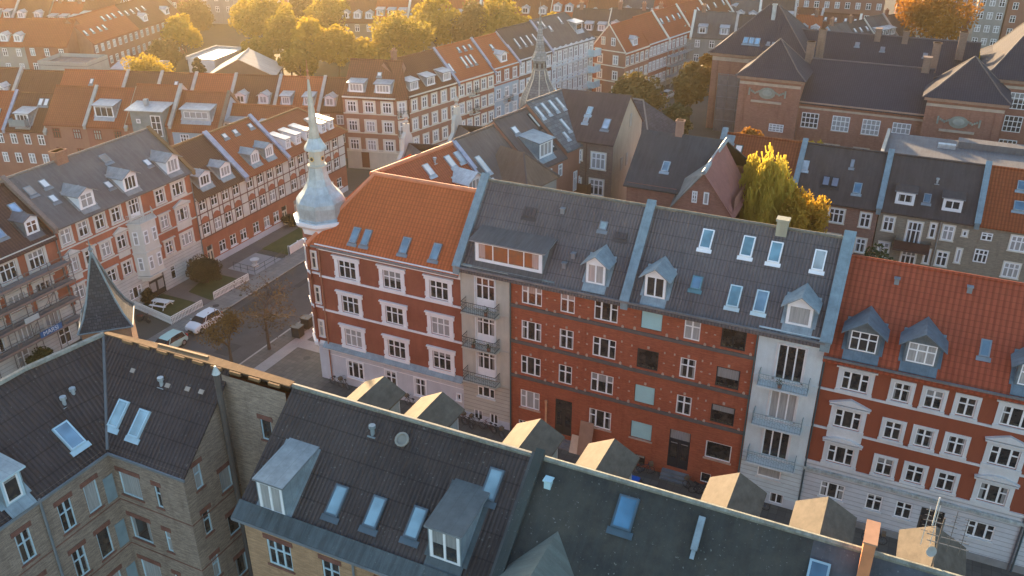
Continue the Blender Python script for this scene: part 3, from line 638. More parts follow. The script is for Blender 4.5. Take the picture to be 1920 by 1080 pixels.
h.chimney(9.6, 4.5, 19.4, 21.2, .75, .6, m_wall((.38, .37, .28), .5), 0)
h.parapet(14.1, sl, 20.4, 9.3, .62, .5); h.done()

# ---- red house with white trim on the right, and the house beyond it
def right_house(name, label, x0, L, xs3, xs2, dorm, door):
    h = House(name, label, 'building', (x0, 55.76, 0)); w = []
    for z, s3, s2 in ((11.35, 'lint', 'flat'), (8.25, 'ped', 'flat'), (5.2, 'arc', 'flat')):
        w += [(x + .12, z, 1.72, 1.45, 't3', s3) for x in xs3] + [(x + .15, z, 1.08, 1.42, 'c2', s2) for x in xs2]
    for x in xs3: w.append((x + .1, 2.03, 1.65, 1.35, 't3', 'sill'))
    for k, x in enumerate(xs2):
        w.append((x + .05, 1.97, 1.05, 1.38, 'c2', 'sill') if k != door else (x - .3, .3, 1.5, 3.1, 'door', None, m_plain((.07, .06, .055), .5)))
    f = h.facade((0, 0, 0), 0, L, 0, 13.5, [(4.75, RUSW), (99, RED4)], w, surm=TRIMW)
    h.cornice(f, 0, L, 13.35, 13.95, TRIMW, .42)
    dd = MB()
    for k in range(int(L / .45)): dd.box((k * .45, -.34, 13.42), (k * .45 + .2, -.02, 13.6), TRIMW)
    dd.build('dentils', h.r)
    for z in (11.0, 7.85): h.band(f, 0, L, z, z + .16, .09, TRIMW)
    h.band(f, 0, L, 4.75, 4.95, .14, TRIMW); h.band(f, 0, L, 4.1, 4.35, .2, m_felt((.40, .43, .43), (.20, .21, .19), .2)); h.band(f, 0, L, .0, .7, .08, m_plain((.24, .24, .24)))
    h.box_walls(L, 9.6, 13.9, BACKW); sl = h.gable(L, 9.0, 14.0, 19.3, TILE4, .3, yr=4.4, endm=BACKW, y0=-.4)
    b = MB(); b.box((0, -.86, 13.86), (L, -.72, 14.0), GUT); b.build('gutter', h.r); h.pipe(f, L - .1, .1, 13.6, m_plain((.10, .10, .11), .5)); h.pipe(f, .1, .1, 13.6, m_plain((.06, .09, .1), .5))
    for x in dorm: h.dormer(sl, x, .35, 2.05, 1.7, 'gable', 'c3', ZINCD, ZINCD, ZINCD, rise=.75, ov=.42, margin=.12)
    return h, f, sl
h, f, sl = right_house('apartment_house', 'red house with white pedimented windows and blue gabled dormers right of the white bay', -3.0, 14.3, (1.28, 11.02), (4.5, 6.46, 8.42), (1.25, 4.8, 11.3), 2)
for x, i in ((3.5, 3.9), (7.9, 4.1), (12.4, 3.6)): h.vent(sl, x, i, 1, LEAD)
h.sky(sl, 9.1, 1.3, .62, 1.15, m_plain((.12, .2, .26), .4), LEAD); h.parapet(14.3, sl, 19.3, 9.0, .5, .4); h.done()
h, f, sl = right_house('apartment_house', 'red apartment house cut by the right edge of the photograph, beyond the dark downpipe', 11.3, 13, (1.2, 9.6), (4.2, 6.2), (1.5, 5.5, 9.2), 9)
h.done()
# ================================================================ foreground row (courtyard side towards us)
YB = m_brick((.27, .205, .16), (.40, .315, .245), (.20, .165, .14)); OB = m_brick((.42, .25, .135), (.52, .33, .19), (.30, .22, .16)); RB = m_brick((.20, .075, .055), (.26, .11, .08), (.2, .14, .12))
FC = m_corr((.048, .038, .036), .21, .35, (.072, .056, .052)); FC1 = m_corr((.042, .031, .030), .24, .25, (.072, .054, .052)); FELT = m_felt((.030, .032, .031), (.072, .068, .054), .5)
CAPW = m_felt((.15, .09, .045), (.24, .14, .07), .3); BLUEF = m_plain((.46, .60, .66), .5); SHUT = m_plain((.22, .30, .33), .6)
h = House('courtyard_house', 'yellow brick house at bottom left with an inner corner and a pointed turret', 'building', (-35.3, 24.9, 0)); h.fm = BLUEF
wl = []
for z in (13.55, 10.4, 7.25, 4.1): wl += [(L_, z, .8, 1.8, k, 'brick') for L_, k in ((9.0, 'c2'), (11.4, 'c2'), (13.0, 'm'))]
for z in (13.4, 10.3, 7.2): wl.append((14.15, z, .62, 1.6, 'board2'))
wl += [(x, z, .9, 1.8, 'c2', 'brick') for z in (13.55, 10.4) for x in (3.0, 5.6)]
fl = h.facade((0, -14.9, 0), 90, 14.9, 0, 16.6, [(99, YB)], [w_ for w_ in wl if w_[4] != 'board2'], surm=RB)
for w_ in wl:
    if w_[4] == 'board2': b = MB(); b.box((0, -.03, 0), (w_[2], 0, w_[3]), SHUT); b.build('shutter', h.r, fl.P(w_[0], 0, w_[1]), R(90))
wm = []
for z in (13.65, 10.6, 7.5, 4.4): wm += [(.35, z, 1.45, 1.55, 'm', 'brick'), (2.85, z, .38, 1.45, 'n1', 'brick')]
fm_ = h.facade((0, 0, 0), 0, 5.1, 0, 16.6, [(99, YB)], wm, surm=RB)
wr = [(2.4, 16.8, .8, 1.35, 'm', 'brick')]
for z in (15.05 - 1.5, 10.5, 7.4, 4.3): wr += [(.75, z + 1.4, .5, 1.5, 'n1', 'brick'), (2.35, z, .85, 1.4, 'm', 'brick')]
wr = [w_ for w_ in wr if w_[1] < 17.2]
fr_ = h.facade((5.1, 0, 0), 90, 3.7, 0, 16.6, [(99, YB)], [w_ for w_ in wr if w_[1] < 15.2], surm=RB)
h.w.poly([(5.1, 0, 16.6), (5.1, 4.2, 16.6), (5.1, 4.2, 20.2)], YB)
me, pn = win_mesh(.8, 1.2, 'm', BLUEF, False); o = put(me, 'window', h.r, (5.12, 2.5, 16.9), R(90)); put(pn, 'pane', o)
for k, z in enumerate((15.9, 12.8, 9.7, 6.6)):
    for ff, L_ in ((fl, 14.9), (fm_, 5.1), (fr_, 3.7)): h.band(ff, 0, L_, z - 2.75, z - 2.68, .015, RB)
# recess between the two houses
h.facade((5.1, 3.7, 0), 0, 4.1, 0, 20.35, [(99, YB)], [(2.15, 16.95, .7, 1.3, 'm', 'brick'), (2.15, 13.6, .7, 1.4, 'm', 'brick')], surm=RB)
for f_, x0 in ((fl, 9.9), (fm_, .12)): pass
h.pipe(fl, 10.6, .1, 16.5, LEAD, .07); bp = MB(); bp.tube((5.5, 3.0, 0), (5.5, 3.0, 20.9), .16, m_plain((.09, .08, .075), .6), 8); bp.tube((5.5, 3.0, 20.9), (5.5, 3.0, 21.35), .22, ZINCL, 8, .05); bp.build('flue_pipe', h.r)
# roof: measured corners in local coordinates
PV = (0.1, -.1, 16.5); PR = (-3.55, 4.0, 20.45)
h.slab([PV, (5.35, -.15, 16.45), (5.35, 4.2, 20.45), PR], FC1); PA, PB, PC = (.1, -.45, 16.5), (-4.35, -.45, 20.45), (-4.35, -16, 20.45); h.slab([(.1, -16, 16.5), PA, PB, PC], FC1); h.slab([PA, PV, PR], FC1); h.slab([PA, PR, PB], FC1)
h.slab([PR, (9.3, 4.2, 20.45), (9.3, 9.2, 15.9), (-7.8, 9.2, 15.9)], FC1); h.slab([PB, PR, (-7.8, 9.2, 15.9), (-9.4, 3.0, 15.9)], FC1); h.slab([PC, PB, (-9.4, 3.0, 15.9), (-9.4, -16, 15.9)], FC1)
h.ridge(PV, PR, m_plain((.14, .145, .15), .6), .1)
rg = m_felt((.25, .24, .21), (.16, .15, .13), .5); h.ridge(PR, PB, rg, .16); h.ridge(PB, PC, rg, .16)
cp = MB(); cp.prism([(-3.5, 3.95, 20.5), (9.2, 4.05, 20.5), (9.2, 4.5, 20.52), (3.0, 4.65, 20.52), (-3.4, 4.2, 20.5)], (0, 0, .07), CAPW); cp.build('ridge_capping', h.r)
for k in range(9): cq = MB(); cq.box((-2 + k * 1.25, 3.86, 20.4), (-2 + k * 1.25 + .7, 3.97, 20.56), CAPW); cq.build('loose_board', h.r)
cp = MB(); cp.prism([(0.2, 4.28, 20.58), (3.6, 4.38, 20.58), (3.6, 4.5, 20.58), (0.2, 4.4, 20.58)], (0, 0, .06), m_plain((.25, .15, .08)))
cp.build('loose_board', h.r)
s1 = Slope((0, -.2, 16.45), 0, 4.4, 4.0)
for x, i in ((-.55, .95), (1.0, .85)): h.sky(s1, x, i, .72, 1.5, m_sky((.42, .56, .58), .55), BLUEF)
s2 = Slope((.1, -16, 16.5), 90, 4.45, 3.95); h.sky(s2, 14.45, .75, .9, 1.5, m_sky((.30, .44, .52), .7), BLUEF)
h.vent(s1, 1.6, 2.9); h.vent(s2, 15.9, 2.3); h.vent(s2, 16.6, 2.4)
for x, i in ((-1.5, 3.3), (-.6, 3.25), (3.3, 3.2), (4.2, 3.25), (2.0, 3.1)):
    b = MB(); b.box((-.15, -.12, 0), (.15, .12, .04), m_plain((.42, .33, .27))); b.build('roof_patch', h.r, s1.P(x, i, .03), (s1.p, 0, 0))
h.dormer(s2, 10.3, .35, 1.15, 1.6, 'shed', 'm', ZINC, ZINC, BLUEF, margin=.12)
g_ = MB(); g_.box((0, -.22, 16.28), (5.4, -.12, 16.42), LEAD); g_.box((.1, -16, 16.28), (.2, -.2, 16.42), LEAD); g_.build('gutter', h.r)
h.facade((9.2, 9.0, 0), 180, 17, 0, 16, [(99, RED1)], grid([(12.5, 1.6), (9.2, 1.6), (5.9, 1.6), (2.2, 1.7)], [(1.5 + 2.6 * k, 1.2, 'c2') for k in range(5)]), far=True)
# turret on the street corner
TS = m_slate((.062, .062, .068), .2, .25); tx, ty = -43.25 + 35.3, 32.65 - 24.9; b = MB()
def sq(r, z): return [V(tx + r * math.cos(a), ty + r * math.sin(a), z) for a in (0, math.pi / 2, math.pi, -math.pi / 2)]
pr = [(2.15, 18.5), (1.55, 19.25), (1.12, 20.1), (.05, 22.9)]
for k in range(3):
    A, B = sq(*pr[k]), sq(*pr[k + 1])
    for i in range(4): b.poly([A[i], A[(i + 1) % 4], B[(i + 1) % 4], B[i]], TS)
b.poly(sq(2.15, 18.5)[::-1], TS); b.build('turret_roof', h.r)
TZ = m_zinc((.22, .26, .27), .6, .2); b = MB()
for k in range(3):
    A, B = sq(pr[k][0] + .03, pr[k][1] + .02), sq(pr[k + 1][0] + .03, pr[k + 1][1] + .02)
    for i in range(4): b.tube(A[i], B[i], .06, TZ, 6)
for i in range(4): b.tube(sq(2.15, 18.5)[i], sq(2.15, 18.5)[(i + 1) % 4], .05, TZ, 6)
b.lathe((tx, ty, 0), [(.1, 22.7), (.12, 22.95), (.05, 23.1), (.16, 23.25), (.05, 23.4), (.02, 23.9), (0, 24.0)], 8, TZ); b.tube((tx - .25, ty, 23.55), (tx + .25, ty, 23.55), .02, IRON, 4); b.build('turret_ridges', h.r)
b = MB(); A = sq(1.95, 0); 
for i in range(4): b.poly([A[i], A[(i + 1) % 4], A[(i + 1) % 4] + V(0, 0, 18.5), A[i] + V(0, 0, 18.5)], m_brick((.42, .18, .08), (.5, .24, .12)))
b.build('turret_wall', h.r)
h.done()

def fore_house(label, x0, L, wallm, roofm, wins, street):
    h = House('courtyard_house', label, 'building', (x0, 24.4, 0)); h.fm = BLUEF
    f = h.facade((0, 0, 0), 0, L, 0, 16.3, [(99, wallm)], wins, surm=RB)
    h.box_walls(L, 9.6, 16.2, wallm); sl = h.gable(L, 9.6, 16.5, 20.5, roofm, .3, yr=4.75, endm=wallm, y0=-.3, capm=m_felt((.24, .24, .20), (.13, .13, .11), .5))
    b = MB(); b.box((0, -.75, 16.2), (L, -.55, 16.34), LEAD); b.prism([(0, -.72, 16.33), (L, -.72, 16.33), (L, .0, 16.86), (0, .0, 16.86)], (0, 0, .05), m_felt((.085, .10, .105), (.05, .06, .062), .3)); b.build('gutter', h.r)
    return h, f, sl
def street_dormer(h, x):
    """gabled dormer on the far, street-facing slope; x is its ridge in world coordinates"""
    lx = x - h.r.location.x; b = MB(); r = MB(); M_ = m_slick((.10, .085, .065), .68, .12)
    for s_ in (-1, 1):
        r.prism([(lx, 5.0, 19.75), (lx + s_ * 1.28, 5.75, 19.05), (lx + s_ * 1.28, 8.45, 19.05), (lx, 8.45, 19.75)], (0, 0, -.09), M_)
        b.prism([(lx + s_ * 1.05, 5.9, 19.0), (lx + s_ * 1.05, 8.1, 19.0), (lx + s_ * 1.05, 8.1, 17.2)], (-s_ * .08, 0, 0), ZINC)
    b.prism([(lx - 1.05, 8.05, 17.2), (lx - 1.05, 8.05, 19.1), (lx, 8.05, 19.65), (lx + 1.05, 8.05, 19.1), (lx + 1.05, 8.05, 17.2)], (0, .08, 0), WHITE)
    o = b.build('dormer', h.r); r.build('dormer_roof', o)
h, f, sl = fore_house('orange-brick house at bottom centre with two zinc dormers and four blue roof windows', -26.0, 13.3, OB, FC,
    [(x, z, w_, 1.6, k, 'brick') for z in (13.35, 10.2, 7.05, 3.9) for x, w_, k in ((1.25, 1.45, 'c3'), (4.5, 1.0, 'c2'), (7.6, 1.2, 'c2'), (10.2, 1.45, 'c3'))], None)
for x, i in ((4.55, .9), (6.6, .95), (8.7, 1.05), (11.5, 3.1)): h.sky(sl, x, i, .72, 1.45, m_sky((.30, .43, .46), .55), m_plain((.10, .13, .15), .5, .1, .3))
h.dormer(sl, 1.2, .3, 1.55, 1.75, 'shed', 'v2', m_zinc((.24, .28, .29), .6, .2), ZINC, WHITE, margin=.07, ov=.1)
h.dormer(sl, 10.2, .7, 1.6, 1.75, 'shed', 'v2', m_zinc((.085, .105, .11), .7, .1), ZINC, WHITE, margin=.07, ov=.12)
h.vent(sl, 5.25, 4.0, 0, ZINC); b = MB(); b.lathe((0, 0, 0), [(.34, 0), (.36, .12), (.26, .14), (.24, .05), (0, .05)], 14, m_plain((.28, .26, .22))); b.build('round_vent', h.r, sl.P(6.85, 4.25), (sl.p, 0, 0))
b = MB(); b.box((12.6, -.4, 16.25), (12.72, -.38, 16.3), ZINC); b.prism([(13.16, -.6, 16.35), (13.3, -.6, 16.35), (13.3, 4.7, 20.62), (13.16, 4.7, 20.62)], (0, 0, .12), m_felt((.09, .09, .09), (.05, .05, .05), .4)); b.prism([(0, 4.68, 20.6), (13.3, 4.68, 20.6), (13.3, 4.76, 20.6), (0, 4.76, 20.6)], (0, 0, .05), m_plain((.20, .20, .18))); b.build('verge_board', h.r)
h.pipe(f, 6.4, .1, 16.2, LEAD)
for x in (-23.05, -19.55, -14.05): street_dormer(h, x)
h.done()
h, f, sl = fore_house('mossy green-black felt roof at the bottom with one large blue roof window', -12.7, 12.0, OB, FELT, [], None)
h.sky(sl, 4.15, 3.5, .88, 1.42, m_sky((.12, .27, .38), .6), m_plain((.06, .10, .13))); h.vent(sl, 1.0, 4.2, 1, m_plain((.42, .62, .66)))
b = MB(); b.box((0, 0, .02), (.27, 1.4, .2), ZINC); b.box((.05, -.35, .02), (.22, 0, .12), ZINC); b.build('roof_duct', h.r, sl.P(7.55, 3.55, 0), (sl.p, 0, 0))
b = MB(); b.prism([(.02, -.6, 16.4), (.45, -.6, 16.4), (.45, 4.8, 20.65), (.02, 4.8, 20.65)], (0, 0, .28), m_felt((.035, .045, .042), (.06, .065, .06), .5)); b.build('verge_upstand', h.r)
b = MB(); DG = m_felt((.10, .115, .10), (.15, .16, .14), .4); ax, ay = 2.05, 2.6
for s_ in (-1, 1): b.prism([(ax, ay, 18.75), (ax, -1.2, 18.75), (ax + s_ * 2.1, -1.2, 17.15), (ax + s_ * 2.1, .55, 17.15)], (0, 0, -.1), DG)
o = b.build('gabled_dormer', h.r); b = MB(); b.poly([(ax - 2, -.9, 15.6), (ax + 2, -.9, 15.6), (ax + 2, -.9, 17.2), (ax, -.9, 18.7), (ax - 2, -.9, 17.2)], YB); b.build('dormer_front', o)
for x in (-10.25, -4.35): street_dormer(h, x)
h.done()
h, f, sl = fore_house('dark-roofed house at bottom right with an orange-lit chimney wall', -.7, 14, OB, m_felt((.05, .055, .06), (.10, .105, .12), .4), [], None)
h.sky(sl, .02, 3.0, .78, 1.75, m_sky((.14, .24, .32), .6), m_plain((.25, .38, .45)))
b = MB(); b.prism([(1.75, 3.7, 19.6), (1.75, 5.2, 19.6), (1.75, 5.2, 21.6), (1.75, 3.9, 21.6)], (.42, 0, 0), m_plain((.55, .22, .10), .85)); b.box((1.71, 3.85, 21.6), (2.21, 5.22, 21.68), m_plain((.40, .22, .13), .85)); b.build('chimney', h.r)
for x in (-.55, 3.7): street_dormer(h, x)
h.done()
# antenna mast behind the ridge
t = empty('antenna_mast', 'cluster of stick aerials and a small dish on a mast at the bottom right ridge', 'antenna', (3.55, 29.6, 20.3)); AM = m_plain((.16, .15, .14), .5, .1, .4); AW = m_plain((.55, .55, .52), .5)
b = MB(); b.tube((0, 0, -.5), (0, 0, 2.4), .035, AM, 6); b.build('pole', t)
b = MB()
for z, dx, w_ in ((1.2, .5, .9), (1.5, .45, .9), (2.1, .0, .6)):
    b.tube((dx - w_, 0, z), (dx + w_ * .6, 0, z), .022, AM, 5)
for x in (-.55, -.25, .35, .75):
    b.tube((x, .0, .9), (x, .0, 3.0 - abs(x) * .5), .014, AW if x < 0 else AM, 5)
    for k in range(5): b.tube((x - .12, 0, 1.6 + k * .24), (x + .12, 0, 1.6 + k * .24), .012, AM, 4)
b.build('aerial_array', t)
b = MB(); b.lathe((0, 0, 0), [(0, 0), (.13, .02), (.2, .06), (.21, .08), (.0, .03)], 14, m_plain((.34, .34, .32), .6)); b.build('dish', t, (-.2, -.2, .9), (R(70), 0, R(30)))
b = MB(); b.tube((-.35, -.1, 2.0), (-.35, -.1, 3.3), .03, AW, 6); b.build('whip_aerial', t)
# ================================================================ west side of the side street
FZG = m_zinc((.27, .28, .28), .6, .2); ROOFG = m_felt((.105, .095, .095), (.15, .14, .135), .25); ROOFR = m_tile((.21, .075, .045), .3, .38, .5, .1); ROOFO = m_tile((.33, .10, .05), .3, .38, .5, .05); ROOFD = m_slate((.06, .05, .052), .35, .15)
CAPB = m_zinc((.36, .38, .46), .5, .4); WST = m_wall((.66, .64, .58), .2); REDW = m_wall((.36, .12, .075), .3, (.42, .15, .09)); TIMB = m_plain((.16, .07, .055), .8); WPL = m_rust((.58, .58, .55))
h = House('apartment_house', 'grey-roofed red house with a white oriel bay, behind the picnic lawn', 'building', (-72.6, 51.2, 0), 90)
w = [(x, 10.05, 1.05, 1.5, 'c2', 'lint') for x in (.8, 2.85, 4.9, 6.95)] + [(9.2, 9.45, 1.35, 2.2, 'd3', 'flat'), (12.9, 10.0, 1.05, 1.45, 'c2', 'lint'), (15.3, 9.95, 1.55, 1.45, 't3', 'lint')]
w += [(x, 7.05, 1.02, 1.45, 'c2', s_) for x, s_ in ((.85, 'ped'), (2.9, 'lint'), (4.9, 'lint'), (6.95, 'ped'), (12.9, 'lint'))] + [(15.3, 6.95, 1.55, 1.45, 't3', 'ped')]
w += [(x, 4.05, 1.02, 1.4, 'c2', 'lint') for x in (.85, 2.9, 4.9, 12.9)] + [(6.95, 4.05, 1.02, 1.4, 'c2', 'flat'), (15.3, 4.0, 1.55, 1.4, 't3', 'flat')]
w += [(7.0, 1.0, 1.7, 1.35, 't3'), (12.95, .9, .7, 1.6, 'n1'), (15.2, .95, 1.6, 1.35, 't3'), (.8, 1.0, 1.2, 1.35, 'c2'), (3.2, 1.0, 1.2, 1.35, 'c2'), (9.7, 0, 2.2, 2.6, 'gate', None, DARK)]
f = h.facade((0, 0, 0), 0, 18.1, 0, 12.2, [(3.65, WPL), (99, REDW)], w, surm=WST)
for z in (9.55, 6.6, 3.65): h.band(f, 0, 18.1, z, z + .14, .08, WST)
h.band(f, 0, 18.1, 12.0, 12.25, .18, REDW)
b = MB(); bp = [(8.5, 0), (9.2, -1.15), (11.2, -1.15), (11.9, 0)]
for z0, z1_, mm in ((3.3, 5.9, WST), (6.0, 9.25, WST)): b.prism([(x, y, z0) for x, y in bp], (0, 0, z1_ - z0), mm)
for z0, ex in ((5.9, .1), (9.25, .15), (3.1, .12), (5.8, .06)): b.prism([(8.5 - ex, 0, z0), (9.2 - ex, -1.15 - ex, z0), (11.2 + ex, -1.15 - ex, z0), (11.9 + ex, 0, z0)], (0, 0, .13), WST)
b.prism([(8.9, 0, 2.5), (9.4, -.7, 2.5), (11.0, -.7, 2.5), (11.5, 0, 2.5)], (0, 0, .6), WST); o = b.build('bay_window', h.r)
for z in (6.9, 3.95):
    for x, y, an, ww in ((9.3, -1.16, 0, .6), (10.45, -1.16, 0, .6), (8.68, -.26, -58.5, .55)):
        me, pn = win_mesh(ww, 1.5, 'n1', WHITE, True); put(me, 'window', o, (x, y, z), R(an))
g = MB(); rp = [(8.55, -.02), (9.25, -1.1), (11.15, -1.1), (11.85, -.02)]
for k in range(3):
    p_, q_ = V(*rp[k], 9.4), V(*rp[k + 1], 9.4)
    for zz in (.1, .8): g.tube(p_ + V(0, 0, zz), q_ + V(0, 0, zz), .03, WST, 4)
    for i in range(9): u = i / 8; a_ = p_.lerp(q_, u); g.tube(a_, a_ + V(0, 0, .8), .018, WST, 4)
g.build('railing', o)
h.pipe(f, .1, 0, 12); h.pipe(f, 18.0, 0, 12); h.box_walls(18.1, 10.5, 12.3, REDW)
sl = h.gable(18.1, 10.5, 12.3, 16.3, ROOFG, .3, yr=5.0, endm=REDW, y0=-.3, capm=m_felt((.2, .18, .16), (.14, .13, .12), .3))
sl.rise = 4.0
for x in (3.5, 9.0, 14.95): h.dormer(sl, x + .15, .35, 1.8, 1.65, 'gable', 'v3' if x > 4 else 'c2', FZG, WHITE, WHITE, rise=.5, margin=.14, ov=.35)
for x, i, ww, l, g_ in ((2.5, 3.3, .75, 1.0, SKYREF), (.7, 3.1, .8, 1.1, m_plain((.3, .29, .27))), (2.0, 1.85, .7, .9, SKYREF), (8.0, 1.2, .7, .9, SKYREF), (13.9, 1.8, .7, .9, SKYREF), (10.1, 3.5, .9, 1.1, m_plain((.24, .23, .21)))): h.sky(sl, x, i, ww, l, g_)
h.chimney(6.3, 4.9, 15.6, 17.3, 1.3, .8, m_brick((.33, .13, .07), (.38, .17, .1)), 0); h.parapet(18.1, sl, 16.3, 10.5, .35, .2, CAPW); h.parapet(0, sl, 16.3, 10.5, .35, .25, m_brick((.2, .14, .12), (.24, .17, .14)))
h.done()

def timber_house(label, y0, L, roofm, xs, door, dorms, ze=8.8, zr=13.4, sky=(), last=False, hr=0.0):
    h = House('terraced_house', label, 'building', (-72.6, y0, 0), 90, 'white half-timbered houses on the side street')
    w = [(x, 7.0, 1.05, 1.3, 'c2') for x in xs] + [(x, 4.05, 1.05, 1.35, 'c2') for x in xs]
    w += [(x + (.15 if k else 0), 1.05, 1.1, 1.4, 'c2', 'sill') for k, x in enumerate(xs) if k != door]
    w += [(xs[door], .1, 1.0, 2.5, 'door', None, m_plain((.62, .56, .45), .6))]
    f = h.facade((0, 0, 0), 0, L, 0, 8.75, [(.75, PLG), (3.65, REDW), (99, WST)], w, surm=WHITE)
    for z, t_ in ((6.62, .12), (8.42, .14), (3.65, .14), (5.45, .1)): h.band(f, 0, L, z, z + t_, .05, TIMB)
    h.band(f, -.02, L, 8.6, 8.85, .3, WST)
    for x in xs:
        for xx in (x - .16, x + 1.07): h.band(f, xx, xx + .09, 3.8, 6.62, .045, TIMB); h.band(f, xx, xx + .09, 6.74, 8.42, .045, TIMB)
        n = 8; pts = [f.P(x + .525 + .68 * math.cos(math.pi * i / n), -.04, 5.5 + .78 * math.sin(math.pi * i / n)) for i in range(n + 1)]
        h.tr.prism(pts, f.i * .035, REDW)
    h.box_walls(L, 10, 8.9, REDW); sl = h.gable(L, 10, 8.9, zr, roofm, .3, yr=4.9, endm=REDW, y0=-.3, capm=CAPW, hr=hr)
    for d in dorms: h.dormer(sl, *d)
    for d in sky: h.sky(sl, *d)
    return h, f, sl
dm_ = lambda x, w_=1.9: (x, .65, w_, 1.45, 'gable', 'v3', ZINC, ZINC, WHITE, None, .4)
XS = (.6, 2.5, 4.35, 6.2)
h, f, sl = timber_house('half-timbered white house with a dark brown roof and two grey gabled dormers', 69.3, 8.1, m_tile((.13, .07, .05), .3, .38, .5), XS, 0, [dm_(1.5), dm_(4.9)])
h.parapet(8.1, sl, 13.4, 10, .6, .3, CAPB); h.done()
h, f, sl = timber_house('half-timbered white house with an orange roof and three small roof windows', 77.4, 8.1, ROOFO, XS, 3, [dm_(2.2, 1.6), dm_(4.9, 1.6)], sky=[(1.9, 4.05, .7, .7, SKYREF), (3.8, 4.05, .7, .7, SKYREF), (6.6, 4.05, .7, .7, SKYREF)])
h.parapet(8.1, sl, 13.4, 10, .45, .3, CAPB); h.done()
h, f, sl = timber_house('long half-timbered house behind the zinc dome with five pale shed dormers', 85.5, 12.7, ROOFO, (.6, 2.5, 4.4, 6.3, 8.2, 10.1), 0,
    [(x, .8, 1.0, 1.3, 'shed', 'c2', m_zinc((.6, .55, .5), .4, .3), WHITE, WHITE, None, .3, .12, .12, False) for x in (1.0, 3.1, 5.2, 8.6, 10.3)], zr=12.2, hr=3.2)
h.done()

# scaffolded house at the left edge
h = House('apartment_house', 'red and white house wrapped in scaffolding at the left edge of the photograph', 'building', (-72.6, 31, 0), 90)
w = [(x, z, 1.6, 1.7, 'c3', 'lint') for z in (9.0, ) for x in (1.5, 4.8, 8.1, 11.2, 14.2, 17.2)] + [(x, z, 1.7, 1.6, 'v3', 'ped') for z in (5.9,) for x in (1.5, 4.8, 8.0, 11.4, 14.2, 17.1)]
w += [(x, 2.7, 1.5, 2.0, 'v3', 'flat') for x in (1.5, 4.8, 8.1, 11.2, 14.2, 17.2)] + [(x, .3, 1.3, 1.7, 'c2') for x in (3.2, 6.6, 13.5, 18.2)] + [(9.8, 0, 1.4, 2.4, 'gate', None, DARK)]
f = h.facade((0, 0, 0), 0, 20.2, 0, 11.3, [(5.0, WPL), (99, REDW)], w, surm=WST)
h.cornice(f, 0, 20.2, 11.0, 11.5, WST, .4); h.band(f, 0, 20.2, 7.95, 8.1, .1, WST); h.box_walls(20.2, 10, 11.4, REDW)
sl = h.gable(20.2, 10, 11.5, 15.9, m_tile((.10, .055, .05), .3, .38, .4), .3, yr=4.9, endm=REDW, y0=-.3)
for x in (4.5, 10.5, 17.9): h.dormer(sl, x, .7, 1.5, 1.5, 'gable', 'c2', m_zinc((.14, .14, .15)), ZINCD, WHITE, rise=.4)
for x, i in ((15.6, 1.3), (18.6, 2.6)): h.sky(sl, x, i, .85, 1.2, m_sky((.38, .5, .62), .7))
h.done()
t = empty('scaffold', 'grey tube scaffold with plank decks and a blue banner', 'scaffold', (-72.6, 31, 0), 90); SC = m_plain((.19, .17, .16), .5, .15, .3); b = MB()
xs = [1 + 2.4 * k for k in range(9)]
for x in xs:
    for y in (-.45, -1.55): b.tube((x, y, 0), (x, y, 9.9), .045, SC, 6)
for z in (2.9, 5.0, 6.9, 8.8):
    for y in (-.45, -1.55): b.tube((1, y, z), (20.2, y, z), .04, SC, 5)
    b.tube((1, -1.55, z + .55), (20.2, -1.55, z + .55), .03, SC, 5); b.tube((1, -1.55, z + 1.0), (20.2, -1.55, z + 1.0), .03, SC, 5)
for k, x in enumerate(xs[:-1]):
    z = (0, 2.9, 5.0, 6.9)[k % 4]; b.tube((x, -1.58, z), (x + 2.4, -1.58, z + 2.0), .03, SC, 5); b.tube((x + 2.4, -.45, z), (x + 2.4, -1.55, z + 2.0), .03, SC, 5)
b.build('tube_frame', t)
for z in (2.9, 5.0, 6.9, 8.8):
    b = MB(); b.box((.8, -1.6, z + .03), (20.3, -.35, z + .09), m_plain((.20, .185, .18), .8)); b.box((.8, -1.64, z + .09), (20.3, -1.61, z + .28), m_plain((.24, .17, .15), .8)); b.build('deck', t)
BLU = m_plain((.03, .12, .28), .5); b = MB(); b.box((15.2, -1.72, 3.15), (17.6, -1.69, 3.75), BLU); o = b.build('banner', t)
def lettering(s, size, mat, parent, loc, rot):
    c = bpy.data.curves.new('lettering', 'FONT'); c.body = s; c.size = size; c.extrude = .004; c.align_x = 'CENTER'; c.align_y = 'CENTER'
    tmp = bpy.data.objects.new('tmp', c); S.collection.objects.link(tmp); dg = bpy.context.evaluated_depsgraph_get()
    me = bpy.data.meshes.new_from_object(tmp.evaluated_get(dg)); bpy.data.objects.remove(tmp); me.materials.clear(); me.materials.append(mat)
    return put(me, 'lettering', parent, loc, rot)
lettering('MARSI', .62, m_plain((.62, .70, .78), .5), o, (16.35, -1.73, 3.45), (R(90), 0, 0))
b = MB(); b.box((14.1, -1.72, 5.2), (15.6, -1.69, 5.75), m_plain((.45, .48, .46))); b.build('notice', t)

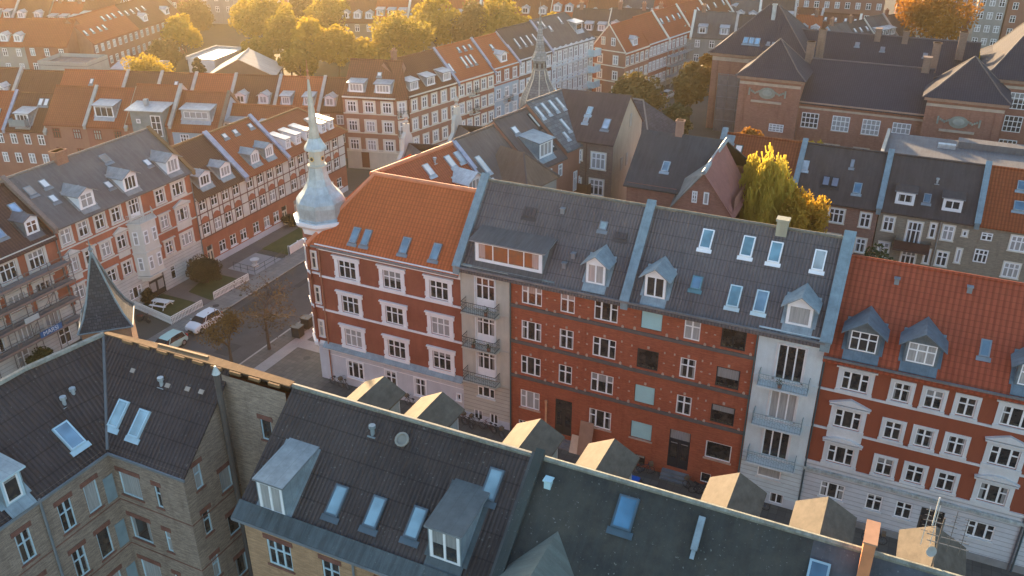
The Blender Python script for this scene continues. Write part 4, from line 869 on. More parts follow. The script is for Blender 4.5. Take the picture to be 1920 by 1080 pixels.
# ================================================================ side street, gardens, pavements
def rect(name, x0, x1, y0, y1, z, mat): return sheet(name, [(x0, y0), (x1, y0), (x1, y1), (x0, y1)], z, mat)
rect('road', -63.5, -54.7, 20, 135, .004, ASPH); rect('road', -63.5, 60, 37.5, 50.9, .008, m_ground((.065, .062, .06), (.10, .095, .09)))
rect('pavement', -66.2, -63.6, 20, 135, .13, PAVE); rect('pavement', -54.5, -45, 51.3, 100, .13, m_ground((.10, .095, .085), (.14, .13, .115), .5, .5)); rect('pavement', -54.5, 60, 51, 55.7, .12, m_ground((.085, .08, .072), (.12, .115, .10), .6, .6))
rect('kerb', -63.6, -63.4, 20, 135, .14, m_plain((.30, .27, .22))); rect('kerb', -54.7, -54.5, 51, 135, .14, m_plain((.30, .29, .27))); rect('pavement', -52.9, -51.6, 51.3, 100, .134, m_ground((.26, .255, .25), (.33, .32, .31), .6))
rect('pavement', -51.8, -45.2, 59.2, 60.7, .138, m_ground((.26, .255, .25), (.33, .32, .31), .6)); rect('pavement', -42, 60, 52.6, 53.8, .126, m_ground((.13, .125, .12), (.17, .165, .16), .6))
rect('lawn', -72.4, -66.5, 58.6, 62.3, .05, LAWN); sheet('lawn', [(-70.2, 63.9), (-66.5, 63.4), (-66.5, 68.8), (-71.4, 68.8)], .05, LAWN); rect('lawn', -70.4, -66.5, 76.6, 85, .05, m_ground((.055, .07, .02), (.085, .095, .03), .9))
rect('garden_path', -72.5, -66.4, 62.3, 70.4, .03, m_ground((.15, .125, .115), (.19, .16, .145), .6)); rect('paved_yard', -70.3, -66.2, 70.4, 75.3, .06, m_ground((.28, .28, .28), (.34, .34, .33), .7)); rect('garden_path', -72.5, -70.3, 70.4, 98, .04, m_ground((.13, .115, .11), (.17, .15, .14), .6))
rect('gravel_path', -50, 40, 66, 78, .01, m_ground((.10, .095, .08), (.14, .13, .11), .5)); 
PW = m_plain((.78, .78, .74), .5, .05)
def fence(label, segs, hgt=.95, group=None):
    t = empty('picket_fence', label, 'fence', (segs[0][0][0], segs[0][0][1], 0)); ox, oy = segs[0][0]
    for (a, c) in segs:
        b = MB(); p = V(a[0] - ox, a[1] - oy, 0); q = V(c[0] - ox, c[1] - oy, 0); L = (q - p).length; d = (q - p) / L
        for z in (.25, .75): b.tube(p + V(0, 0, z), q + V(0, 0, z), .04, PW, 4)
        b.tube(p + V(0, 0, hgt + .02), q + V(0, 0, hgt + .02), .05, PW, 4); b.build('rail', t)
        b = MB(); n = int(L / .19); nn = V(-d.y, d.x, 0) * .02
        for k in range(n + 1):
            o = p + d * (L * k / n); w2 = d * .045; b.prism([o - w2 - nn + V(0, 0, .08), o + w2 - nn + V(0, 0, .08), o + w2 + nn + V(0, 0, .08), o - w2 + nn + V(0, 0, .08)], (0, 0, hgt - .1), PW)
        o_ = b.build('pickets', t); o_['kind'] = 'stuff'
    return t
fence('white picket fence around the picnic lawn', [((-72.4, 58.4), (-66.3, 57.4)), ((-66.3, 57.4), (-66.1, 61.7))]); fence('white picket fence in front of the bigger brown-green lawn', [((-66.2, 63.6), (-65.9, 68.9))])
b = MB(); b.box((-66.3, 76.6, .1), (-66.1, 80.2, 1.1), PW); 
for y in (76.6, 78.4, 80.1): b.box((-66.36, y, 0), (-66.04, y + .1, 1.2), PW)
tag(b.build('garden_fence'), 'solid pale garden fence panel by the far lawn left of the corner house', 'fence')
t = empty('picnic_table', 'white picnic table on the small lawn', 'table', (-70.2, 60.0, .05), 8)
b = MB()
for k in range(5): b.box((-1.0, -.38 + k * .155, .70), (1.0, -.25 + k * .155, .75), PW)
b.build('table_top', t)
for s_ in (-1, 1): b = MB(); b.box((-1.0, s_ * .72 - .14, .42), (1.0, s_ * .72 + .14, .46), PW); b.build('bench', t)
for x in (-.7, .7):
    b = MB(); b.tube((x, -.35, .7), (x, -.85, .0), .05, PW, 4); b.tube((x, .35, .7), (x, .85, .0), .05, PW, 4); b.tube((x, -.85, .4), (x, .85, .4), .05, PW, 4); b.build('trestle', t)
b = MB(); b.lathe((-67.9, 72.4, .06), [(.42, 0), (.45, .12), (.25, .2), (.22, .4), (.5, .75), (.55, .85), (.45, .84), (.4, .8), (0, .78)], 14, m_wall((.6, .6, .58), .3)); tag(b.build('planter'), 'pale stone urn planter on the grey paved yard', 'planter')
t = empty('railing', 'thin steel railing round the grey paved yard', 'railing', (-66.25, 70.4, .1)); b = MB(); pts = [(-3.2, .1), (0, 0), (.1, 5.2)]
for k in range(2):
    p, q = V(*pts[k], 0), V(*pts[k + 1], 0)
    for z in (.45, .95): b.tube(p + V(0, 0, z), q + V(0, 0, z), .025, IRON, 5)
    for i in range(4): c = p.lerp(q, i / 3); b.tube(c, c + V(0, 0, .95), .028, IRON, 5)
b.build('rails', t)
for k, (x, y) in enumerate(((-53.2, 62.9), (-52.9, 61.0))):
    t = empty('litter_bin', 'dark square bin on the pavement, %s of the two by the corner house' % ('farther' if k == 0 else 'nearer'), 'bin', (x, y, .13), 4, 'dark bins by the corner house')
    b = MB(); b.box((-.45, -.45, .05), (.45, .45, 1.1), DARK); b.build('body', t); b = MB(); b.prism([(-.5, -.5, 1.1), (.5, -.5, 1.1), (.5, .5, 1.1), (-.5, .5, 1.1)], (0, 0, .09), IRON); b.build('lid', t)
for x, hh, mt, lb in ((-21.0, 1.5, m_plain((.62, .47, .34)), 'pale wooden board leaning against the red brick wall'), (-20.3, 3.1, m_plain((.33, .20, .14)), 'tall brown board leaning by the dark doorway')):
    b = MB(); b.prism([(x, 55.0, .1), (x + 1.15, 55.0, .1), (x + 1.15, 55.62, hh), (x, 55.62, hh)], (0, .05, 0), mt); tag(b.build('board'), lb, 'board')
b = MB(); b.tube((-23.1, 55.0, .1), (-23.35, 55.6, 3.9), .09, m_plain((.62, .30, .16)), 8); b.tube((-23.35, 55.6, 3.9), (-23.35, 55.6, 4.15), .12, m_plain((.62, .30, .16)), 8); tag(b.build('drain_pipe'), 'orange plastic pipe leaning on the red brick facade', 'pipe')
b = MB()
for k in range(3): b.box((-22.6, 55.1 + k * .2, .1), (-21.0, 55.75, .3 + k * .22), m_plain((.18, .19, .2)))
tag(b.build('entrance_steps'), 'grey stone steps at the dark doorway', 'steps')
b = MB()
for k in range(3): b.box((-13.3, 54.9 + k * .22, .1), (-11.2, 55.7, .28 + k * .2), m_plain((.15, .18, .2)))
tag(b.build('entrance_steps'), 'grey-blue stone steps at the tall black doorway', 'steps')

# ================================================================ cars, bikes
def car(label, loc, ang, paint, roofm=None, L=3.95, W=1.68, H=1.46, rear_red=True, decal=False):
    t = empty('parked_car', label, 'car', loc, ang); b = MB(); gl = m_plain((.03, .035, .04), .08, .1)
    st = [(-.5, .38, .62, .80), (-.49, .26, .82, .90), (-.42, .2, .90, .97), (-.3, .18, .93, 1.0), (-.12, .18, .97, 1.0), (.1, .18, .98, 1.0), (.3, .18, .96, .99), (.44, .2, .78 if 0 else .84, .95), (.49, .28, .72, .86), (.5, .4, .62, .8)]
    def ring(x, z0, z1, w):
        y = W / 2 * w; return [V(x * L, -y * .9, z0), V(x * L, -y, z0 + .15), V(x * L, -y, (z0 + z1) / 2 + .1), V(x * L, -y * .93, z1), V(x * L, -y * .3, z1 + .03), V(x * L, y * .3, z1 + .03), V(x * L, y * .93, z1), V(x * L, y, (z0 + z1) / 2 + .1), V(x * L, y, z0 + .15), V(x * L, y * .9, z0)]
    rg = [ring(*s_) for s_ in st]
    for k in range(len(rg) - 1):
        for i in range(10): b.poly([rg[k][i], rg[k + 1][i], rg[k + 1][(i + 1) % 10], rg[k][(i + 1) % 10]], paint)
    b.poly(rg[0][::-1], paint); b.poly(rg[-1], paint); o = b.build('body', t)
    for p in o.data.polygons: p.use_smooth = True
    c = [(-.47, .9), (-.38, H - .06), (-.2, H), (.02, H - .02), (.12, H - .1), (.27, .95)]; r = MB(); g = MB(); hw = W / 2
    T = [(x * L, z, hw * (.94 if z < 1 else .72)) for x, z in c]
    for k in range(5):
        (x0, z0, w0), (x1, z1, w1) = T[k], T[k + 1]; glassy = k in (0, 4)
        (g if glassy else r).poly([V(x0, -w0, z0), V(x1, -w1, z1), V(x1, w1, z1), V(x0, w0, z0)], gl if glassy else (roofm or paint))
    for s_ in (-1, 1):
        g.poly([V(x, s_ * w_, z) for x, z, w_ in (T if s_ < 0 else T[::-1])], gl)
        for k in (1, 3): r.tube(V(T[k][0], s_ * T[k][2], T[k][1]), V(T[k][0] + (-.12 if k == 1 else .5), s_ * hw * .95, .93), .035, paint, 4)
        r.tube(V(-.12 * L, s_ * hw * .95, .93), V(-.1 * L, s_ * hw * .73, H - .02), .03, DARK, 4)
    g.build('windows', t); r.build('roof', t)
    for x in (-.32, .31):
        for s_ in (-1, 1):
            wb = MB(); wb.tube((0, -.1, 0), (0, .1, 0), .31, m_plain((.02, .02, .02), .8), 16); o = wb.build('wheel', t, (x * L, s_ * (hw - .1), .31))
            rb = MB(); rb.tube((0, -.11, 0), (0, .11, 0), .19, m_plain((.4, .4, .4), .4, .1, .6), 10); rb.build('rim', o)
    for s_ in (-1, 1):
        lb = MB(); lb.box((L * .455, s_ * hw * .62 - .17, .62), (L * .49, s_ * hw * .62 + .17, .76), m_plain((.75, .8, .8), .2)); lb.build('headlight', t)
        lb = MB(); lb.box((-L * .498, s_ * hw * .75 - .12, .7), (-L * .47, s_ * hw * .75 + .12, .95), m_plain((.5, .03, .02), .3)); lb.build('tail_light', t)
        lb = MB(); lb.box((L * .19, s_ * (hw + .02), .92), (L * .22, s_ * (hw + .16), 1.04), paint); lb.build('wing_mirror', t)
    lb = MB(); lb.box((L * .48, -.35, .3), (L * .502, .35, .5), DARK); lb.build('grille', t)
    if decal:
        db = MB(); random.seed(3)
        for k in range(9): x = -1.2 + k * .27; db.prism([(x, 0, .38), (x + .08, 0, .38), (x + .2, 0, .72), (x + .1, 0, .78)], (0, .004, 0), m_plain((.24, .17, .17), .5))
        db.build('side_graphic', t, (0, hw + .004, 0))
    return t
CARW = m_plain((.72, .74, .75), .25, .02); CARM = m_plain((.42, .60, .55), .25, .02)
car('white hatchback with dark patterned side graphics parked beside the picket fence', (-63.05, 58.7, .0), -92, CARW, decal=True)
car('mint green hatchback parked in front of the white hatchback', (-63.0, 53.6, 0), -90, CARM)
car('white car with red tail lights half hidden behind the ridge at bottom right', (-4.3, 50.6, 0), 178, CARW)
car('dark car in the shadow of the street behind the green-black roof', (-11.6, 50.4, 0), 2, m_plain((.03, .03, .035), .3, .02))
t = empty('parked_van', 'bright blue van roof showing beside a dormer above the green-black roof', 'van', (-15.2, 51.2, 0), 0); BV = m_plain((.01, .10, .42), .35, .05)
b = MB(); b.prism([(-2.2, -.9, .35), (-2.2, -.9, 1.9), (-2.0, -.9, 2.05), (1.1, -.9, 2.05), (1.6, -.9, 1.2), (2.3, -.9, 1.0), (2.35, -.9, .35)], (0, 1.8, 0), BV); b.build('body', t)
b = MB(); b.prism([(1.18, -.93, 1.95), (1.62, -.93, 1.22), (.5, -.93, 1.22), (.5, -.93, 1.95)], (0, 1.86, 0), DARK); b.build('windows', t)
for x in (-1.4, 1.5):
    for s_ in (-1, 1): wb = MB(); wb.tube((0, -.1, 0), (0, .1, 0), .34, DARK, 14); wb.build('wheel', t, (x, s_ * .82, .34))
far_cars = [(-46.9, 163.3), (-45.6, 167.2), (-44.2, 171.2), (-48.2, 159.5)]
def simple_car(label, loc, ang, paint):
    return car(label, loc, ang, paint)
for k, (x, y) in enumerate(far_cars):
    car(('white car', 'silver car', 'white hatchback', 'dark car')[k] + ' parked in the far street behind the orange-brown tree, %s in the line' % ('second', 'third', 'farthest', 'nearest')[k], (x, y, 0), 76, (CARW, m_plain((.4, .42, .44), .3, .05), CARW, m_plain((.05, .05, .06), .3))[k])
def bicycle(label, loc, ang, fc):
    t = empty('bicycle', label, 'bicycle', loc, ang, 'bicycles parked along the facades'); K = m_plain(fc, .5, .1, .2)
    for x in (-.52, .52):
        b = MB(); n = 16
        for i in range(n): a, c = 2 * math.pi * i / n, 2 * math.pi * (i + 1) / n; b.tube((.33 * math.cos(a), 0, .33 * math.sin(a)), (.33 * math.cos(c), 0, .33 * math.sin(c)), .022, DARK, 4)
        for i in range(6): a = math.pi * i / 6; b.tube((-.32 * math.cos(a), 0, -.32 * math.sin(a)), (.32 * math.cos(a), 0, .32 * math.sin(a)), .006, LEAD, 3)
        b.build('wheel', t, (x, 0, .34))
    b = MB(); P = {'r': (-.52, 0, .34), 'b': (-.08, 0, .3), 's': (-.22, 0, .85), 'h': (.36, 0, .88), 'f': (.52, 0, .34)}
    for a, c in (('r', 'b'), ('r', 's'), ('b', 's'), ('s', 'h'), ('b', 'h'), ('h', 'f')): b.tube(P[a], P[c], .022, K, 5)
    b.build('frame', t); b = MB(); b.box((-.36, -.07, .9), (-.1, .07, .96), DARK); b.build('saddle', t); b = MB(); b.tube((.36, 0, .88), (.34, 0, 1.05), .018, K, 5); b.tube((.3, -.28, 1.05), (.3, .28, 1.05), .016, K, 5); b.build('handlebar', t)
    if random.random() < .5: b = MB(); b.box((.4, -.17, .85), (.68, .17, 1.1), m_plain((.16, .12, .08))); b.build('basket', t)
    return t
random.seed(11)
spots = [(-44.0, 55.1, 'at the left end of the pale blue-grey plinth'), (-43.2, 55.2, 'second from the corner of the pale plinth'), (-36.0, 55.1, 'between the first two dormer roofs'), (-33.6, 54.9, 'under the small square window'), (-31.0, 54.8, 'left of the cream bay'), (-30.2, 54.7, 'leaning at the foot of the cream bay'), (-29.4, 54.9, 'before the left cellar window of the cream bay'),
         (-28.2, 54.8, 'before the right cellar window of the cream bay'), (-27.3, 54.6, 'at the right edge of the cream bay'), (-15.4, 54.9, 'left of the tall black doorway'), (-14.6, 55.0, 'beside the tall black doorway'), (-10.6, 54.6, 'under the framed picture window, leftmost'), (-10.0, 54.5, 'under the framed picture window'), (-9.3, 54.7, 'under the framed picture window, rightmost'), (-8.5, 54.3, 'at the left foot of the white bay'),
         (-5.6, 54.8, 'in front of the white bay'), (-1.0, 54.9, 'by the white rusticated plinth'), (2.6, 54.6, 'standing alone below the pale wall at right')]
for k, (x, y, l_) in enumerate(spots): bicycle('dark bicycle ' + l_, (x, y, .13), random.choice((8, 172, 20, -15, 160, 80)) + random.uniform(-8, 8), random.choice(((.05, .05, .06), (.10, .03, .03), (.03, .05, .09), (.12, .12, .12))))
t = empty('motor_scooter', 'dark scooters parked beside the picket fence', 'scooter', (-69.4, 56.6, 0), 10)
b = MB(); b.box((-.7, -.2, .35), (.1, .2, .75), IRON); b.box((-.6, -.16, .75), (.0, .16, .88), m_plain((.12, .04, .03))); b.prism([(.1, -.15, .3), (.5, -.15, .3), (.62, -.15, .95), (.5, -.15, .98)], (0, .3, 0), IRON); b.build('body', t)
for x in (-.55, .6): b = MB(); b.tube((0, -.07, 0), (0, .07, 0), .25, DARK, 12); b.build('wheel', t, (x, 0, .25))
b = MB(); b.tube((.5, -.3, 1.05), (.5, .3, 1.05), .03, DARK, 5); b.tube((.55, 0, .8), (.5, 0, 1.05), .03, DARK, 5); b.build('handlebar', t)

for k, (x0, x1, y0, y1) in enumerate(((-62.5, -60.1, 63, 68.5), (-58.6, -56.9, 55, 57.2), (-40, -35, 44, 46), (-18, -12.5, 41.5, 43.2), (-1, 6, 46, 47.5), (-60.5, -59.8, 70, 92))):
    rect('road', x0, x1, y0, y1, .012 + k * .0005, m_ground((.045, .044, .043), (.06, .058, .056), .8))
for k, (x, y) in enumerate(((-65.0, 62.5), (-59.2, 60.6), (-49.5, 57.9), (-26, 47))):
    b = MB(); b.tube((x, y, .0), (x, y, .14 if x < -64 or x > -50 and y > 51 else .022), .36, m_plain((.05, .048, .045), .7, .2), 18); tag(b.build('manhole_cover'), ('round manhole cover on the pavement between the two picket fences', 'manhole cover in the side street', 'manhole cover on the corner pavement', 'manhole cover in the shaded street behind the ridge')[k], 'manhole')
# ================================================================ generic town house used for everything farther away
REDT = m_tile((.36, .092, .045), .35, .4, .35, .1); REDT2 = m_tile((.44, .12, .055), .35, .4, .35, .05); BRNT = m_tile((.16, .065, .042), .35, .4, .35, .1); GRYT = m_felt((.075, .07, .07), (.12, .11, .105), .15)
WR = m_wall((.30, .12, .085), .25); WR2 = m_wall((.34, .17, .12), .25); WY = m_wall((.33, .28, .20), .3); WG = m_wall((.33, .32, .29), .3); WLB = m_wall((.36, .47, .54), .2); WC = m_wall((.60, .56, .47), .25); WWH = m_wall((.66, .66, .64), .2)
FZ = m_zinc((.40, .43, .44), .5, .4)
def terr(label, x, y, ang, L, D=9.5, ze=9, zr=13, wall=None, roof=None, rows=3, n=3, kind='c2', w=1.1, h0=1.5, sur=None, dorm=0, dst='gable', sky=0, cap=None, base=None, chim=0, hl=0.0, hr=0.0, group=None, pitchrow=2.9, dk='v2', dw=1.5, skx=None, trim=None, fm=None, back=False, name='terraced_house', side=None, z0w=None):
    wall = wall or WR; roof = roof or REDT; H_ = House(name, label, 'building', (x, y, 0), ang, group); H_.far = True; H_.fm = fm or WHITE
    ws = []; top = ze - .75 - h0
    for r in range(rows):
        z = top - r * pitchrow
        if z < .4: break
        for k in range(n):
            ws.append((L * (k + .5) / n - w / 2, z, w, h0, kind) + ((sur,) if sur else ()))
    f = H_.facade((0, 0, 0), 0, L, 0, ze, [(base[0], base[1])] + [(99, wall)] if base else [(99, wall)], ws, surm=trim or TRIMW)
    H_.box_walls(L, D, ze, wall); sl = H_.gable(L, D, ze, zr, roof, .3, endm=wall, hl=hl, hr=hr)
    if side:
        sx, sn = side; fs_ = H_.facade((L + .01, .3, 0) if sx > 0 else (-.01, D - .3, 0), 90 if sx > 0 else -90, D - .6, 0, ze - .05, [(base[0], base[1])] + [(99, wall)] if base else [(99, wall)],
            [((D - .6) * (k + .5) / sn - w / 2, top - r * pitchrow, w, h0, kind) + ((sur,) if sur else ()) for r in range(rows) if top - r * pitchrow > .4 for k in range(sn)], surm=trim or TRIMW)
    if base or sur: H_.band(f, 0, L, ze - .35, ze - .02, .2, trim or TRIMW)
    if sur:
        for r in range(rows): 
            z = top - r * pitchrow - .35
            if z > 1: H_.band(f, 0, L, z, z + .14, .06, trim or TRIMW)
    for k in range(dorm): H_.dormer(sl, L * (k + .5) / dorm - dw / 2, .5, dw, 1.35, dst, dk, FZ, FZ if dst == 'shed' else WHITE, WHITE, rise=.4, margin=.14, ov=.22, apron=False)
    rr = random.Random(label)
    for k in range(sky): H_.sky(sl, L * (k + .5) / sky - .35 + rr.uniform(-.3, .3), sl.run * (skx or .55), .6, 1.0, SKYREF, LEAD)
    if cap: H_.parapet(L, sl, zr, D, .4, .25, cap)
    for k in range(chim): H_.chimney(L * (.2 + .6 * k), D / 2, zr - .6, zr + 1.3, .8, .5)
    return H_, f, sl
def T(*a, **k): terr(*a, **k)[0].done()

# ---- wing of the corner block along the side street (courtyard side towards us), built on a line turned 78.4 degrees
wd = V(math.cos(R(78.4)), math.sin(R(78.4)), 0)
def wo(u): p = V(-37.3, 59.5, 0) + wd * u; return p.x, p.y
ROOFW1 = m_tile((.42, .115, .055), .28, .36, .7, .05); RW2 = m_felt((.11, .085, .075), (.15, .12, .105), .3); RW3 = m_felt((.085, .07, .068), (.13, .10, .09), .2); SL4 = m_slate((.15, .16, .165), .42, .2)
RT_ = m_plain((.58, .22, .12), .7); h, f, sl = terr('bright orange roofed wing behind the corner house, with two white roof windows', *wo(0), 78.4, 11, 10, 14.8, 19.1, WR, ROOFW1, 3, 4, cap=CAPB, name='rear_wing'); h.ridge((0, 5, 19.15), (11, 5, 19.15), RT_, .2)
for x in (5.6, 8.6): h.sky(sl, x, 3.3, .75, 1.3, m_plain((.74, .72, .66)), ZINCL)
h.vent(sl, 7.3, 4.0); h.sky(sl, 10.0, 3.4, .8, 1.2, ZINCL, ZINCL, 'flashing'); b = MB()
h.dormer(sl, 8.0, .9, 2.0, 1.5, 'gable', 'v3', m_zinc((.5, .56, .56), .5, .3), ZINC, WHITE, rise=.6, ov=.5)
h.done()
h, f, sl = terr('brown roofed wing with a hipped projection and one long white roof window', *wo(11), 78.4, 6.2, 10, 15.2, 19.4, WR, RW2, 3, 2, name='rear_wing')
h.sky(sl, .7, 1.6, .7, 2.0, m_plain((.68, .66, .60)), ZINCL); h.sky(sl, -.1 + .5, .2, .6, 1.2, m_plain((.68, .66, .60)), ZINCL)
# curved white gables on the street side of the wing
for x, z in ((-.6, 0), (7.0, 0)):
    b = MB(); pr = [(-2.1, 13.5), (2.1, 13.5), (2.1, 15.2), (1.5, 15.6), (1.3, 16.9), (.7, 17.6), (.55, 18.9), (.25, 19.4), (.25, 20.2), (-.25, 20.2), (-.25, 19.4), (-.55, 18.9), (-.7, 17.6), (-1.3, 16.9), (-1.5, 15.6), (-2.1, 15.2)]
    b.prism([(x + a, 10.3, c) for a, c in pr], (0, .45, 0), m_wall((.52, .52, .48), .4)); o = b.build('curved_gable', h.r)
    b = MB(); b.prism([(x - 2, 6.0, 18.3), (x - 2.0, 10.3, 15.2), (x, 10.3, 18.3)], (0, 0, -.1), RW3); b.prism([(x + 2, 6.0, 18.3), (x + 2.0, 10.3, 15.2), (x, 10.3, 18.3)], (0, 0, -.1), RW3); b.lathe((x, 10.5, 20.2), [(.12, 0), (.25, .2), (.12, .4), (.3, .7), (.1, 1.1), (0, 1.2)], 8, STONE); b.build('gable_roof', o)
HB = m_felt((.13, .085, .06), (.165, .115, .085), .2)
hp = [(1.6, -2.6, 15.4), (6.9, -2.6, 15.4), (6.9, 2.6, 15.4), (1.6, 2.6, 15.4)]; a_, c_ = V(4.2, -.2, 18.1), V(4.2, 2.6, 18.3)
h.slab([hp[0], hp[1], a_], HB); h.slab([hp[1], hp[2], c_, a_], HB); h.slab([hp[3], hp[0], a_, c_], HB); h.ridge(a_, hp[1], RW3, .12); h.ridge(a_, hp[0], RW3, .1)
h.facade((1.8, -2.4, 0), 0, 4.9, 0, 15.3, [(99, WG)], grid([(12.8, 1.3), (9.9, 1.3)], [(.7, .7, 'n1'), (2.2, .7, 'n1'), (3.6, .7, 'n1')]), far=True); h.facade((6.7, -2.4, 0), 90, 2.5, 0, 15.3, [(99, WG)], (), far=True)
h.done()
h, f, sl = terr('dull red-brown roofed wing with one zinc dormer, left of the slate roof', *wo(17.2), 78.4, 5.6, 10, 15.8, 19.9, WR2, RW3, 3, 3, 'n1', .7, 1.3, name='rear_wing')
h.dormer(sl, 1.6, .5, 2.4, 1.7, 'shed', 'v3', ZINC, ZINC, WHITE); h.sky(sl, 1.2, 3.2, .8, .9, SKYREF); h.sky(sl, 4.5, .9, .45, 1.9, m_plain((.66, .66, .62)), DARK); h.sky(sl, 4.9, 3.0, .45, 1.9, m_plain((.5, .5, .45)), DARK); h.done()
h, f, sl = terr('wing with a pale patterned slate roof and six white roof windows', *wo(22.8), 78.4, 6.4, 10, 16.4, 20.5, WR2, SL4, 3, 1, 'c2', name='rear_wing')
for x, i, l in ((.3, 3.2, 1.5), (1.6, 3.3, 1.5), (3.0, 3.3, 1.5), (4.3, 3.3, 1.5), (1.3, .7, .9), (2.4, 1.3, 1.6)): h.sky(sl, x, i, .42, l, m_plain((.72, .72, .70)), ZINCL)
h.balcony(Fr((0, 0, 0), 0), 2.2, 11.0, 3.6, 1.4, m_plain((.16, .08, .05)), m_plain((.15, .09, .06)), solid=m_plain((.17, .09, .055)), h=1.1)
for x, w_ in ((1.6, .7), (3.2, 1.2), (5.2, .7)): me, pn = win_mesh(w_, 2.2, 'c2', WHITE, True); put(me, 'window', h.r, (x, 0, 11.3), 0)
h.done()
# brown brick block closing the courtyard
BB = m_brick((.19, .12, .095), (.24, .16, .13)); h = House('courtyard_block', 'tall brown brick block with a red-brown roof and a pale gable wall', 'building', (-32.9, 84.6, 0)); h.far = True
f = h.facade((0, 0, 0), 0, 4.4, 0, 16.9, [(99, BB)], [(2.05, 13.8, 1.55, 1.75, 'c3', 'thin'), (1.95, 10.85, 1.55, 1.75, 'c3', 'thin'), (1.95, 7.9, 1.55, 1.75, 'c3'), (.5, 14.5, .45, 1.1, 'm', 'thin'), (.5, 11.3, .45, 1.2, 'm', 'thin')], surm=CREAM)
SG = m_wall((.40, .33, .26), .4); h.w.poly([(4.4, 0, 0), (4.4, 9.5, 0), (4.4, 9.5, 16.9), (4.4, 4.7, 20.7), (4.4, 0, 16.9)], SG)
RBB = m_felt((.075, .048, .045), (.10, .068, .062), .1); h.slab([(-.1, -.3, 16.65), (4.5, -.3, 16.65), (4.5, 4.7, 20.75), (-4.2, 4.7, 20.6)], RBB); h.slab([(4.5, 9.8, 16.65), (-8, 9.8, 16.65), (-4.2, 4.7, 20.6), (4.5, 4.7, 20.75)], RBB); h.ridge((-4.2, 4.7, 20.6), (-.1, -.3, 16.7), ZINCL, .09)
sl = Slope((0, 0, 16.9), 0, 4.7, 3.8); h.sky(sl, .35, 2.3, .6, 1.0, m_sky((.4, .5, .5), .6), ZINCL); h.sky(sl, .35, 1.5, .55, .7, m_plain((.35, .3, .28)), ZINCL); h.sky(sl, 2.6, 1.1, .75, 1.3, m_sky((.5, .55, .6), .5), LEAD)
for x, z in ((2.6, 13), (4.4, 13), (6.2, 12), (5.0, 17.2)): b = MB(); b.box((0, -.04, 0), (.7, 0, 1.4), m_plain((.3, .29, .27))); b.build('gable_window', h.r, (4.4, x, z), R(90))
h.pipe(f, 1.5, 0, 16.6, m_plain((.16, .1, .08))); h.done()
# dark hipped chapel-like roof
h = House('hipped_house', 'low building with a dark hipped roof behind the brown brick block', 'building', (-42.6, 117, 0), -8); h.far = True; DS = m_slate((.055, .058, .072), .4, .05); OBR = m_brick((.36, .15, .08), (.42, .19, .1))
f = h.facade((0, 0, 0), 0, 9, 0, 6.8, [(99, OBR)], [(1.0 + 2.0 * k, 3.8, 1.2, 1.6, 'c2') for k in range(4)]); h.box_walls(9, 11, 6.8, OBR)
sl = h.gable(9, 11, 6.8, 11.4, DS, .4, hl=2.5, hr=4, capm=m_plain((.22, .21, .19)))
for x, i, w_, l in ((2.6, 2.4, .5, .6), (4.4, 2.2, .4, .8), (5.6, 1.6, .5, 1.4)): h.sky(sl, x, i, w_, l, m_plain((.3, .3, .3)), LEAD)
h.done()
# gabled red house in the courtyard
PK = m_brick((.30, .135, .10), (.35, .17, .13), (.30, .2, .17)); h = House('gabled_house', 'red brick courtyard house with a steep front gable and a wide dark roof', 'building', (-25.1, 79.3, 0)); h.far = True; DKR = m_felt((.048, .047, .05), (.075, .072, .072), .15)
h.facade((0, 0, 0), 0, 5.0, 0, 14.9, [(99, PK)], [(1.35, 11.6, 1.0, 1.5, 'c2', 'thin'), (3.5, 12.7, 1.1, 1.5, 'deco2')] if False else [(1.35, 11.2, 1.0, 1.5, 'c2', 'thin')], surm=WHITE)
fg = h.facade((5.0, -.9, 0), 0, 5.6, 0, 13.7, [(99, PK)], [(3.3, 10.4, .55, .9, 'g6', 'thin')], surm=WHITE); h.w.poly([(5.0, -.9, 13.7), (10.6, -.9, 13.7), (7.7, -.9, 17.2)], PK)
for x, hh in ((6.75, 1.15), (7.85, 1.2)): me, _ = win_mesh(.5, hh, 'g6' if x < 7 else 'm', WHITE, True); o = put(me, 'window', h.r, (x, -.95, 14.2), 0)
h.w.poly([(10.6, -.9, 0), (10.6, 9, 0), (10.6, 9, 13.7), (10.6, -.9, 13.7)], PK); h.w.poly([(5, -.9, 0), (5, 0, 0), (5, 0, 14.9), (5, -.9, 13.7)], PK); h.box_walls(10.6, 10, 14.9, PK)
h.slab([(-.3, -.3, 14.6), (5.2, -.3, 14.6), (8.2, 5, 18.8), (-.3, 5, 18.8)], DKR); h.slab([(10.8, 10.3, 14.6), (-.3, 10.3, 14.6), (-.3, 5, 18.8), (8.2, 5, 18.8)], DKR)
h.slab([(4.75, -1.15, 13.4), (7.7, -1.15, 17.3), (7.7, 3.6, 17.6), (5.0, 1.5, 15.6)], m_felt((.2, .19, .17), (.13, .125, .12), .3)); h.slab([(7.7, -1.15, 17.3), (10.9, -1.15, 13.2), (10.9, 6, 13.4), (8.0, 5, 18.7)], m_wall((.28, .12, .10), .4))
sl = Slope((0, 0, 14.85), 0, 5, 3.95); h.sky(sl, 2.9, 1.4, .72, 1.15, SKYG, ZINCL); b = MB(); b.tube((7.7, -1.2, 17.35), (7.7, 2.6, 17.75), .22, ZINC, 6); b.tube((7.7, 2.6, 17.75), (8.3, 5.0, 18.95), .2, ZINC, 6); b.build('ridge_flashing', h.r)
h.chimney(3.5, 5.0, 18.2, 20.2, .7, .6, m_plain((.3, .17, .13)), 0); h.done()
